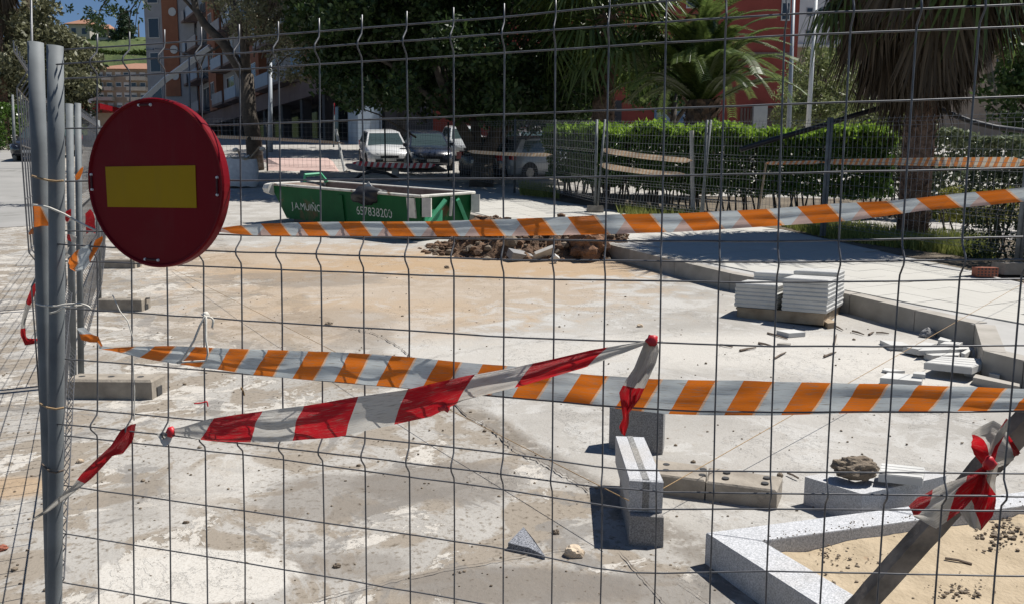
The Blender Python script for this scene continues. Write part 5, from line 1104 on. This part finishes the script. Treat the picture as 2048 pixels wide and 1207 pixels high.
# --- grass and weeds
def grass(label, pgs, n, h, mat='grass', seed=0, zh=KH, name='grass'):
    rnd = random.Random(seed); V = []; F_ = []
    for pg, cnt in pgs:
        xs_ = [p[0] for p in pg]; ys_ = [p[1] for p in pg]; c = 0
        while c < cnt:
            x, y = rnd.uniform(min(xs_), max(xs_)), rnd.uniform(min(ys_), max(ys_))
            if not inpoly(x, y, pg): continue
            g = G(x, y, zh); hh = h*rnd.uniform(.4, 1.3); a_ = rnd.uniform(0, 6.28); w_ = .012; dx, dy = math.cos(a_), math.sin(a_); ln = rnd.uniform(-.5, .5)*hh; lm = rnd.uniform(-.5, .5)*hh; k = len(V)
            V += [(g.x-dx*w_, g.y-dy*w_, g.z-.01), (g.x+dx*w_, g.y+dy*w_, g.z-.01), (g.x+ln+dx*.002, g.y+lm, g.z+hh), (g.x+ln-dx*.002, g.y+lm, g.z+hh)]; F_.append((k, k+1, k+2, k+3)); c += 1
    o = stuff(fast(name, np.array(V), np.array(F_), L[mat])); o['label'] = label; o['category'] = 'grass'
grass('sunlit weeds and dry grass on the planting strip', [([(1560, 452), (1660, 455), (1800, 468), (1990, 490), (1990, 520), (1830, 500), (1660, 478)], 6500), ([(1040, 372), (1110, 382), (1118, 398), (1040, 390)], 1800), ([(1820, 420), (1990, 430), (1990, 445), (1830, 438)], 1800), ([(1230, 420), (1400, 430), (1400, 445), (1240, 430)], 900)], 0, .18)

# --- palms
def fan_mesh(name, mat, nb=26, R=.95, spread=1.9, lp=.85, droop=.35, pet=True, wid=.05):
    b = MB(); rnd = random.Random(name+str(nb))
    if pet: b.tube([(0, 0, 0), (lp*.5, 0, .04), (lp, 0, 0)], [.022, .016, .012], 5, False)
    for i in range(nb):
        a_ = -spread+2*spread*i/(nb-1)+rnd.uniform(-.04, .04); r = R*rnd.uniform(.85, 1.08)*(1-.15*abs(a_)/spread); d_ = Vector((math.cos(a_), math.sin(a_), 0)); s_ = Vector((-d_.y, d_.x, 0)); o_ = Vector((lp, 0, 0)); dz = -droop*rnd.uniform(.7, 1.4)*r
        p1, p2 = o_+d_*r*.55+Vector((0, 0, .03)), o_+d_*r+Vector((0, 0, dz)); b.add([o_+s_*.006, o_-s_*.006, p1-s_*wid/2, p1+s_*wid/2], [(0, 1, 2, 3)]); b.add([p1+s_*wid/2, p1-s_*wid/2, p2], [(0, 1, 2)])
    me = bpy.data.meshes.new(name); me.from_pydata(b.v, [], b.f); me.materials.append(mat); return me
def frond_mesh(name, mat, Ln=2.9, arch=.9, nl=74, ll=.36, seed=0):
    b = MB(); rnd = random.Random(seed); pts = []
    for i in range(15): t = i/14; pts.append(Vector((Ln*t*(1-.12*t*t), 0, arch*math.sin(t*2.0)*.9-arch*1.25*t*t*t)))
    b.tube(pts, [.03*(1-.85*i/14) for i in range(15)], 5, False)
    for i in range(nl):
        t = .1+.9*i/nl; k = t*14; j = min(13, int(k)); p = pts[j].lerp(pts[j+1], k-j); tg = (pts[j+1]-pts[j]).normalized(); l = ll*math.sin(min(1, t*1.15+.18)*math.pi*.86)**.6
        for s_ in (-1, 1):
            d_ = (tg*.55+Vector((0, s_*.9, .12))).normalized(); e_ = p+d_*l*rnd.uniform(.85, 1.1)+Vector((0, 0, -.16*l)); m_ = p+d_*l*.5+Vector((0, 0, .02)); w_ = tg*.02; b.add([p-w_*.6, p+w_*.6, m_+w_, m_-w_], [(0, 1, 2, 3)]); b.add([m_-w_, m_+w_, e_], [(0, 1, 2)])
    me = bpy.data.meshes.new(name); me.from_pydata(b.v, [], b.f); me.materials.append(mat); return me
def put(me, name, parent, p, az, el, roll=0.0, s=1.0):
    o = bpy.data.objects.new(name, me); COL.objects.link(o); o.parent = parent; R = Matrix.Rotation(az, 4, 'Z')@Matrix.Rotation(-el, 4, 'Y')@Matrix.Rotation(roll, 4, 'X')
    o.matrix_local = Matrix.Translation(Vector(p)-Vector(parent['_o']))@R@Matrix.Scale(s, 4); return o
def palm_trunk(t, pts, r0, r1, bumps=260, seed=0, br=.05):
    b = MB(); rnd = random.Random(seed); n = 24; pts = [Vector(p) for p in pts]
    limb(t, pts, r0, r1, 'palmbark', 'trunk'); L_ = len(pts)-1
    for i in range(bumps):
        k = rnd.random()*L_; j = min(L_-1, int(k)); p = pts[j].lerp(pts[j+1], k-j); r = r0+(r1-r0)*k/L_; a_ = rnd.uniform(0, 6.28); d_ = Vector((math.cos(a_), math.sin(a_), 0)); s_ = Vector((-d_.y, d_.x, 0)); q = p+d_*r*.92; w_ = br*rnd.uniform(.8, 1.5)
        b.add([q-s_*w_, q+s_*w_, q+d_*w_*1.1+Vector((0, 0, w_*1.6))+s_*w_*.5, q+d_*w_*1.1+Vector((0, 0, w_*1.6))-s_*w_*.5, q+Vector((0, 0, w_*1.8))], [(0, 1, 2, 3), (3, 2, 4)])
    stuff(b.build('leaf_bases', M['palmbark'], t))
FG = [fan_mesh('fan_leaf_a', L['palm'], 28, 1.0), fan_mesh('fan_leaf_b', L['palm'], 30, .95, 2.1, .9, .55)]
FD_ = [fan_mesh('dead_leaf_a', L['dead'], 34, 1.35, .42, .6, .05, True, .045), fan_mesh('dead_leaf_b', L['dead'], 30, 1.2, .6, .5, .1, True, .05), fan_mesh('dead_leaf_c', L['dead'], 36, 1.5, .33, .6, .02, True, .04)]
def fanpalm(label, base, height, r0, r1, nleaf, nd_, skirt, s=1.0, seed=0, lean=(0, 0), rr=.25):
    t = thing('fan_palm', label, 'palm', base); rnd = random.Random(seed); top = base+Vector((lean[0], lean[1], height)); palm_trunk(t, [base, base+(top-base)*.5, top], r0, r1, 300, seed)
    for i in range(nleaf):
        az = i*2.39996+rnd.uniform(-.2, .2); f = i/nleaf; el = math.radians(80-125*f+rnd.uniform(-8, 8)); put(FG[i % 2], 'leaf', t, top+Vector((0, 0, .15-.3*f)), az, el, rnd.uniform(-.4, .4), s*rnd.uniform(.9, 1.15))
    for i in range(nd_):
        az = i*2.39996+rnd.uniform(-.3, .3); f = i/max(1, nd_-1); el = math.radians(-58-26*f**.5+rnd.uniform(-7, 7)); q = top+(base-top)*(skirt*f*.8/height); put(FD_[i % 3], 'dead_leaf', t, q+Vector((math.cos(az), math.sin(az), 0))*r1*(.9+rr*(1-f)), az, el, rnd.uniform(-.5, .5), s*rnd.uniform(.9, 1.25))
    return t
g = G(1822, 480, KH); base_ = Vector((g.x, g.y, g.z-.02))
sp_ = fanpalm('shaggy fan palm with a thick skirt of dead brown leaves on the right', base_, 5.75, .25, .24, 44, 140, 2.0, 1.12, 4, (0.1, .2), 2.2)
rnd = random.Random(77); tq = sp_.location+Vector((.1, .2, 4.55))
for i in range(18): put(FG[i % 2], 'leaf', sp_, tq+Vector((0, 0, rnd.uniform(-.2, .3))), i*2.39996, math.radians(rnd.uniform(-32, 0)), rnd.uniform(-.4, .4), rnd.uniform(1.15, 1.4))
q = P(1205, 330, 23); base_ = at(q.x, q.y, KH); fanpalm('fan palm with a reddish trunk beside the big dark tree', base_, P(1200, 40, 23).z-base_.z, .36, .3, 64, 0, .5, 1.5, 5)
q = P(12, 300, 45); base_ = at(q.x, q.y); fanpalm('distant fan palm at the top left picture edge', base_, 11.5, .3, .28, 30, 50, 2.0, 1.6, 6)
FR_ = [frond_mesh('frond_a', L['palm'], seed=1), frond_mesh('frond_b', L['palm'], 3.1, .6, 78, .38, 2), frond_mesh('frond_c', L['palm'], 2.7, 1.2, 70, .36, 3)]
q = P(1400, 318, 21.5); base_ = at(q.x, q.y, KH); ph = thing('date_palm', 'date palm with long arching green fronds behind the hedge', 'palm', base_); rnd = random.Random(8); top = P(1405, 205, 21.5)
palm_trunk(ph, [base_, base_+(top-base_)*.6, top], .38, .46, 220, 3, .09)
for i in range(96):
    f = i/96; put(FR_[i % 3], 'frond', ph, top+Vector((0, 0, .15-.35*f)), i*2.39996+rnd.uniform(-.15, .15), math.radians(88-80*f+rnd.uniform(-6, 6)), rnd.uniform(-.3, .3), rnd.uniform(.88, 1.15))

# ================================================================== BUILDINGS
BM = {k: simple(k, *v) for k, v in dict(orange_render=((.22, .085, .045), (.28, .115, .062), 1.5, .9), pale_render=((.26, .26, .27), (.33, .33, .34), 1.2, .9), shop_dark=((.03, .028, .03), (.06, .055, .055), 1.5, .7), brown_fascia=((.15, .105, .095), (.2, .145, .13), 1.2, .9), white_render=((.45, .45, .46), (.52, .52, .52), 1, .9), red_render=((.22, .045, .032), (.29, .062, .045), 1, .9), roof_tile=((.25, .12, .075), (.34, .18, .11), 3, .9), tan_render=((.25, .2, .15), (.32, .25, .19), 1, .9), cream_render=((.36, .33, .28), (.44, .4, .34), 1, .9), shutter_blue=((.10, .18, .30), (.16, .25, .38), 2, .7), white_frame=((.45, .45, .44), (.52, .52, .5), 3, .6), brown_slat=((.12, .085, .07), (.17, .12, .10), 4, .8), pale_blue=((.26, .33, .41), (.33, .39, .46), 2, .7)).items()}
M.update(BM)
class Face:
    """vertical facade frame: o origin at base, e along, n outward"""
    def __init__(s, o, e, parent):
        s.o = Vector(o); s.e = Vector(e).normalized(); s.n = Vector((s.e.y, -s.e.x, 0)); s.n = s.n if s.n.dot(CAM-s.o) > 0 else -s.n; s.p = parent
    def q(s, u, z, d=0.0): return s.o+s.e*u+Vector((0, 0, z))+s.n*d
    def box(s, name, u0, u1, z0, z1, d0, d1, mat, par=None):
        return MB().hexa([s.q(u0, z0, d0), s.q(u1, z0, d0), s.q(u1, z0, d1), s.q(u0, z0, d1)], [s.q(u0, z1, d0), s.q(u1, z1, d0), s.q(u1, z1, d1), s.q(u0, z1, d1)]).build(name, M[mat], par or s.p)
    def window(s, u0, u1, z0, z1, mat='glass', frame='white_frame', bars=1, d=0.0, shutter=None):
        w_ = s.box('window', u0, u1, z0, z1, d-.05, d+.05, frame); w_['_o'] = s.p['_o']
        k = (u1-u0)/bars
        for i in range(bars): s.box('pane', u0+i*k+.07, u0+(i+1)*k-.07, z0+.08, z1-.08, d, d+.062, mat, w_)
        if shutter: s.box('shutter', u0+.07, u1-.07, z0+(z1-z0)*.45, z1-.06, d, d+.075, shutter, w_)
# apartment block on the left
cA = P(712, 300, 48); cA = at(cA.x, cA.y); far_ = P(300, 240, 98); far_ = at(far_.x, far_.y); eA = far_-cA; eA.z = 0; LA = eA.length; ap = thing('apartment_block', 'tall apartment block with orange piers, pale walls and a dark shop floor on the left', 'building', cA)
fa = Face(cA, eA, ap); HA = 26
fa.box('wall', -0.0, LA, 4.6, HA, -10, -.4, 'pale_render'); fa.box('wall', 0, LA, -1, 4.4, -10, -2.0, 'shop_dark'); fa.box('fascia', -.3, LA, 3.7, 4.9, -2.2, .05, 'brown_fascia')
fa.box('column', -.6, .9, -1, 3.75, -1.5, .1, 'pale_blue')
bay = 4.2; nb_ = int(LA/bay)
for i in range(nb_):
    u = 1.2+i*bay
    fa.box('column', u-.25+bay, u+.2+bay, -1, LA*0+3.72+.0, -.8, -.1, 'shop_dark')
    fa.box('shopfront', u+.5, u+3.4, -.2+.0, 3.4, -1.99, -1.9, 'glass')
    rise = (gz((fa.q(u, 0)).y)-cA.z)
    for st_ in range(6):
        z = 5.4+st_*3.1
        if i % 3 == 1:
            if st_ == 0: fa.box('pier', u-.2, u+2.4, 4.92, HA+.5, -.5, .25, 'orange_render')
            fa.window(u+.5, u+1.7, z+.5, z+2.1, d=.26, bars=2)
        else:
            fa.window(u+.3, u+2.6, z, z+2.2, d=-.38, bars=2, shutter='pale_blue' if (i+st_) % 2 else None)
            bc = fa.box('balcony', u, u+3.4, z-.45, z-.25, -.4, .9, 'brown_fascia'); bc['_o'] = ap['_o']
            fa.box('balustrade', u+.05, u+3.35, z-.24, z+.7, .82, .88, 'pale_blue' if (i+st_) % 2 else 'pale_render', bc)
# stair tower with a sloping white parapet in front of the block
q = P(300, 250, 80); q = at(q.x, q.y); tw = thing('stair_tower', 'narrow tower with orange panels, round vents and white trim left of the apartment block', 'building', q)
ft_ = Face(q, Vector((1, -.15, 0)), tw); ft_.box('wall', 0, 5.4, -2, 20, -6, 0, 'pale_render'); ft_.box('orange_panel', 2.0, 3.7, 4, 19.2, .001, .12, 'orange_render'); ft_.box('white_trim', .6, 4.2, 19.2, 20.2, -.1, .3, 'white_frame'); ft_.box('orange_panel', 5.45, 8.5, -2, 10, -4, -.2, 'orange_render')
for z in (15.4, 12.3, 8.6, 6.0): MB().tube([ft_.q(3.2, z, .1), ft_.q(3.2, z, .2)], .42, 16).build('round_vent', M['white_frame'], tw)
for (z0, z1) in ((6.9, 9.0), (2.6, 4.7)): ft_.window(6.3, 7.4, z0, z1, d=-.19, bars=2)
for i in range(4): ft_.window(.4, 1.6, 3+i*3.4, 5+i*3.4, d=.01)
pr_ = MB().tube([P(282, 205, 76), P(330, 160, 74), P(420, 95, 72)], .34, 4); tag(pr_.build('sloping_parapet', M['white']), 'sloping white parapet crossing in front of the stair tower', 'parapet')
# red building in the middle
q = P(735, 292, 50.5); q = at(q.x, 52); rb_ = thing('red_building', 'low dark red building with posters in a window behind the trees', 'building', q); W_ = P(1575, 290, 52).x-q.x; fr_ = Face(q, Vector((1, 0, 0)), rb_); fr_.box('wall', 0, W_, -2, 16, -9, 0, 'red_render')
def ux(px): return P(px, 260, 52).x-q.x
def zy(py): return P(1024, py, 52).z-q.z
fr_.box('opening', ux(985), ux(1108), zy(254), zy(130), -.1, .02, 'shop_dark'); fr_.box('ledge', ux(985), ux(1110), zy(257), zy(254), -.1, .12, 'pale_render'); fr_.box('opening', ux(1150), ux(1238), zy(275), zy(205), -.1, .02, 'shop_dark')
w_ = fr_.box('window', ux(1302), ux(1376), zy(265), zy(215), -.1, .05, 'shutter_blue'); w_['_o'] = rb_['_o']
fr_.box('sill', ux(1300), ux(1378), zy(268), zy(265), -.1, .2, 'white_frame'); fr_.box('mullion', ux(1336), ux(1339), zy(264), zy(216), .02, .08, 'shop_dark')
for (x0, x1, y0, y1, mt) in ((1306, 1318, 237, 222, 'pale_blue'), (1308, 1316, 252, 247, 'white_frame'), (1341, 1354, 246, 229, 'shutter_blue'), (1358, 1374, 243, 226, 'pale_blue'), (1322, 1332, 248, 226, 'pale_blue')): fr_.box('poster', ux(x0), ux(x1), zy(y0), zy(y1), .055, .085, mt, w_)
fr_.box('column', ux(1493), ux(1520), zy(275), zy(213), -.1, .35, 'white_frame')
for k in range(14): fr_.box('gate_slat', ux(1470)+k*.21, ux(1470)+k*.21+.13, zy(275), zy(218), .01, .09, 'brown_slat')
for k in range(5): fr_.box('gate_slat', ux(1523)+k*.21, ux(1523)+k*.21+.13, zy(275), zy(218), .01, .09, 'brown_slat')
for (x0, x1, y0, y1) in ((1540, 1557, 52, -20), (1357, 1392, 30, -30), (1300, 1330, 28, -20), (1190, 1240, 30, -40)): fr_.window(ux(x0), ux(x1), zy(y0), zy(y1), bars=1, shutter='white_frame')
fr_.box('upper_frame', ux(1000), ux(1560), zy(120), zy(112), -.1, .1, 'brown_fascia')
# white building far right
q = P(1560, 250, 82); q = at(q.x, 82); wb_ = thing('white_building', 'tall white apartment building behind the lamp posts on the right', 'building', q); fw_ = Face(q, Vector((1, .1, 0)), wb_); kx_ = lambda px: P(px, 200, 82).x-q.x; ky_ = lambda py: P(1024, py, 82).z-q.z
fw_.box('wall', 0, kx_(2300), ky_(100), 24, -10, 0, 'white_render'); fw_.box('base', 0, kx_(2300), -3, ky_(100)-.01, -10, -.4, 'tan_render'); fw_.box('ledge', -.2, kx_(2300), ky_(101), ky_(96), -.1, .35, 'white_frame')
for x0 in range(1590, 2280, 48):
    for (y0, y1) in ((82, 68), (42, 26), (2, -14)): fw_.window(kx_(x0), kx_(x0+13), ky_(y0), ky_(y1), d=.0, frame='pale_render', bars=1)
    fw_.window(kx_(x0+20), kx_(x0+26), ky_(119), ky_(109), d=-.38, frame='tan_render')
# orange roofed block at the end of the street
q = P(192, 235, 125); q.z = gz(125)-2; ob_ = thing('terracotta_roofed_block', 'tan apartment block with a terracotta roof at the end of the street', 'building', q); fo = Face(q, Vector((1, 0, 0)), ob_); kx2 = lambda px: P(px, 200, 125).x-q.x; ky2 = lambda py: P(1024, py, 125).z-q.z-.0
fo.box('wall', 0, kx2(345), 0, ky2(146), -12, 0, 'tan_render'); fo.box('end_pier', -1.2, 0, 0, ky2(140), -6, .5, 'white_render')
MB().add([fo.q(-.8, ky2(147), .8), fo.q(kx2(350), ky2(147), .8), fo.q(kx2(350), ky2(147), -13), fo.q(-.8, ky2(147), -13), fo.q(4, ky2(122), -6), fo.q(kx2(345)-4, ky2(122), -6)], [(0, 1, 5, 4), (1, 2, 5), (2, 3, 4, 5), (3, 0, 4), (3, 2, 1, 0)]).build('roof', M['roof_tile'], ob_)
for r_ in range(4):
    y = 151+r_*20; fo.box('balcony', .2, kx2(232), ky2(y+18), ky2(y+11), 0, 1.0, 'cream_render'); fo.box('balcony', kx2(262), kx2(300), ky2(y+18), ky2(y+11), 0, 1.0, 'cream_render')
    for x0 in (200, 218, 236, 252, 266, 284): fo.window(kx2(x0), kx2(x0+11), ky2(y+10), ky2(y+1), frame='white_frame', bars=1, d=.02, shutter='white_frame' if (x0+r_) % 3 else None)
fo.box('red_canopy', .2, kx2(240), ky2(232), ky2(222), 0, 6, 'signred')

# --- hill with houses and conifer
hm = MB(); NXh, NYh = 60, 24
for j in range(NYh+1):
    for i in range(NXh+1):
        x = -210+i*4.2; y = 150+j*6; k = j/NYh; prof_ = (1-math.cos(min(1, k*2.9)*math.pi))/2; top_ = 41-10*max(0, (x+90)/90)**1.2 if x > -90 else 41; h = 8+(top_-8)*prof_+1.6*mn.noise(Vector((x*.06, y*.06, 0)))
        hm.v.append(Vector((x, y, h)))
hm.f = [(j*(NXh+1)+i, j*(NXh+1)+i+1, (j+1)*(NXh+1)+i+1, (j+1)*(NXh+1)+i) for j in range(NYh) for i in range(NXh)]
M['hillgreen'] = simple('hill_grass', (.035, .06, .015), (.10, .13, .035), .35, .95, 0, .6, .3, c3=(.25, .2, .11), c3t=.62)
struct(hm.build('hill', M['hillgreen'], None, True))
cl = [];  rnd = random.Random(2)
def hill_pt(px, py):
    dd = D(px, py)
    for k in range(300):
        t = 150+k*.6; p = CAM+dd*t; i = (p.x+210)/4.2; j = (p.y-150)/6
        if 0 <= i < NXh and 0 <= j < NYh:
            if p.z < hm.v[int(j)*(NXh+1)+int(i)].z: return p
    return CAM+dd*250
pts = np.array([tuple(hill_pt(rnd.uniform(120, 330), rnd.uniform(90, 150))+Vector((0, 0, rnd.uniform(0, 1.2)))) for i in range(5200)])
V, F_ = leaves(pts, 1.0, .7); o = stuff(fast('hill_scrub', V, F_, L['hill'])); o['label'] = 'low green scrub covering the hillside'; o['category'] = 'scrub'
def house(label, px, py, wpx, hpx, d_, mt, roof=True):
    p = P(px, py, d_); s_ = FPX/d_; t = thing('hill_house', label, 'house', p-Vector((0, 0, 3)), 'houses on the hill'); f = Face(p-Vector((0, 0, 3)), Vector((1, 0, 0)), t); w_, h_ = wpx/s_, hpx/s_+3; f.box('wall', 0, w_, 0, h_, -8, 0, mt)
    if roof: MB().add([f.q(-.8, h_, .8), f.q(w_+.8, h_, .8), f.q(w_+.8, h_, -9), f.q(-.8, h_, -9), f.q(w_*.3, h_+2.2, -4), f.q(w_*.7, h_+2.2, -4)], [(0, 1, 5, 4), (1, 2, 5), (2, 3, 4, 5), (3, 0, 4), (3, 2, 1, 0)]).build('roof', M['roof_tile'], t)
    n = max(2, int(w_/2.6))
    for i in range(n): f.window((i+.25)*w_/n, (i+.75)*w_/n, h_-2.6, h_-.9, frame='white_frame', bars=1)
house('hilltop house with a red tiled roof and arcade', 138, 76, 42, 26, 205, 'cream_render'); house('second hilltop house with a red tiled roof', 178, 82, 40, 22, 212, 'tan_render')
house('low grey stone building below the hilltop houses', 192, 92, 45, 16, 190, 'pale_render', False); house('long low roof line on the hill beside the conifer', 262, 92, 40, 7, 200, 'tan_render', False)
p = P(277, 98, 195); t = thing('conifer', 'dark conical conifer standing alone on the hill', 'tree', p-Vector((0, 0, 2))); limb(t, [p-Vector((0, 0, 2)), P(277, 40, 195)], .4, .1, name='trunk')
cl = [(P(277+rnd.uniform(-1, 1)*k*15, 38+52*k, 195).x, 195+rnd.uniform(-1.5, 1.5), P(277, 38+52*k, 195).z, .6+1.4*k, .6+1.4*k, .9) for k in np.linspace(0, 1, 26)]
V, F_ = leaves(blobs_pts(cl, 5000, .3), .7, .5); stuff(fast('crown', V, F_, L['con'], t))
for i, pg in enumerate(([(185, 78), (225, 72), (235, 88), (190, 92)], [(290, 85), (330, 80), (330, 100), (290, 102)], [(165, 95), (185, 85), (190, 108), (165, 110)])):
    c = clusters_px(pg, 196, 8, 8, 3, 60+i); t = thing('hill_tree', ('dark bush between the hilltop houses', 'bush right of the conifer on the hill', 'bush left of the low stone building')[i], 'tree', Vector(c[0][:3])-Vector((0, 0, 2))); V, F_ = leaves(blobs_pts(c, 1500, .4), .8, .6); stuff(fast('crown', V, F_, L['con'], t)); limb(t, [Vector(c[0][:3])-Vector((0, 0, 2)), Vector(c[0][:3])], .2, .1, name='trunk')

# ================================================================== LAMP POSTS AND FAR SIGNS
def lamp(label, px, py, d_, topy, r=.06, dx=0, arm=None, mat='post_blue'):
    q = P(px, py, d_); b0 = at(q.x, q.y); t = thing('lamp_post', label, 'lamp post', b0); tp = P(px+dx, topy, d_); MB().tube([b0, tp], [r*1.3, r*.7], 10).build('pole', M[mat], t, True)
    if arm: MB().tube([tp, tp+Vector((arm*.4, 0, .35)), tp+Vector((arm, 0, .4))], r*.5, 6).build('arm', M[mat], t, True); MB().box(tp+Vector((arm*1.15, 0, .38)), (.5, .2, .12)).build('lamp_head', M['post_blue'], t)
lamp('slim pale lamp post right of the date palm', 1614, 280, 34, -60, .09, 22, 1.2, 'white'); lamp('blue grey lamp post between the date palm and the shaggy palm', 1577, 285, 30, -40, .08, 12, -1.2)
lamp('thin street lamp rising above the left galvanised post', 66, 300, 30, -60, .05, -5, .8, 'far_wire'); lamp('short thin post in front of the left hedge', 28, 297, 33, 190, .06, -3, None, 'galv')
lamp('blue post in front of the apartment shops', 541, 320, 40, 125, .11); lamp('slender grey post behind the parked cars', 760, 330, 40, 200, .06)
lamp('arched street lamp beside the stair tower', 382, 300, 55, 110, .07, -4, -2.4, 'far_wire')
q = P(1740, 300, 30); t = thing('no_entry_sign', 'small round red no entry sign far behind the hedge', 'road sign', at(q.x, q.y)); tp = P(1740, 273, 30); MB().tube([at(q.x, q.y), tp+Vector((0, .03, .1))], .035, 8).build('pole', M['galv'], t)
MB().tube([tp, tp+Vector((0, -.03, 0))], .26, 24).build('disc', M['signred'], t); MB().box(tp+Vector((0, -.035, 0)), (.36, .012, .09)).build('white_bar', M['white'], t)
q = P(870, 325, 33); t = thing('post_with_vest', 'yellow high visibility vest hung on a post behind the dark car', 'vest', at(q.x, q.y)); MB().tube([at(q.x, q.y), P(870, 268, 33)], .05, 8).build('post', M['galv'], t); MB().blob(P(873, 276, 32.9), (.14, .1, .26), 3, .35, 2, 3).build('vest', M['yellowhi'], t, True)
q = P(668, 320, 44); t = thing('traffic_sign', 'red and white sign edge on at the pale column', 'road sign', at(q.x, q.y)); MB().tube([at(q.x, q.y), P(668, 208, 44)], .05, 8).build('pole', M['galv'], t); MB().tube([P(668, 218, 43.9), P(668, 218, 43.9)+Vector((.05, .012, 0))], .32, 20).build('disc', M['signred'], t)

for o in bpy.data.objects:
    if '_o' in o: del o['_o']
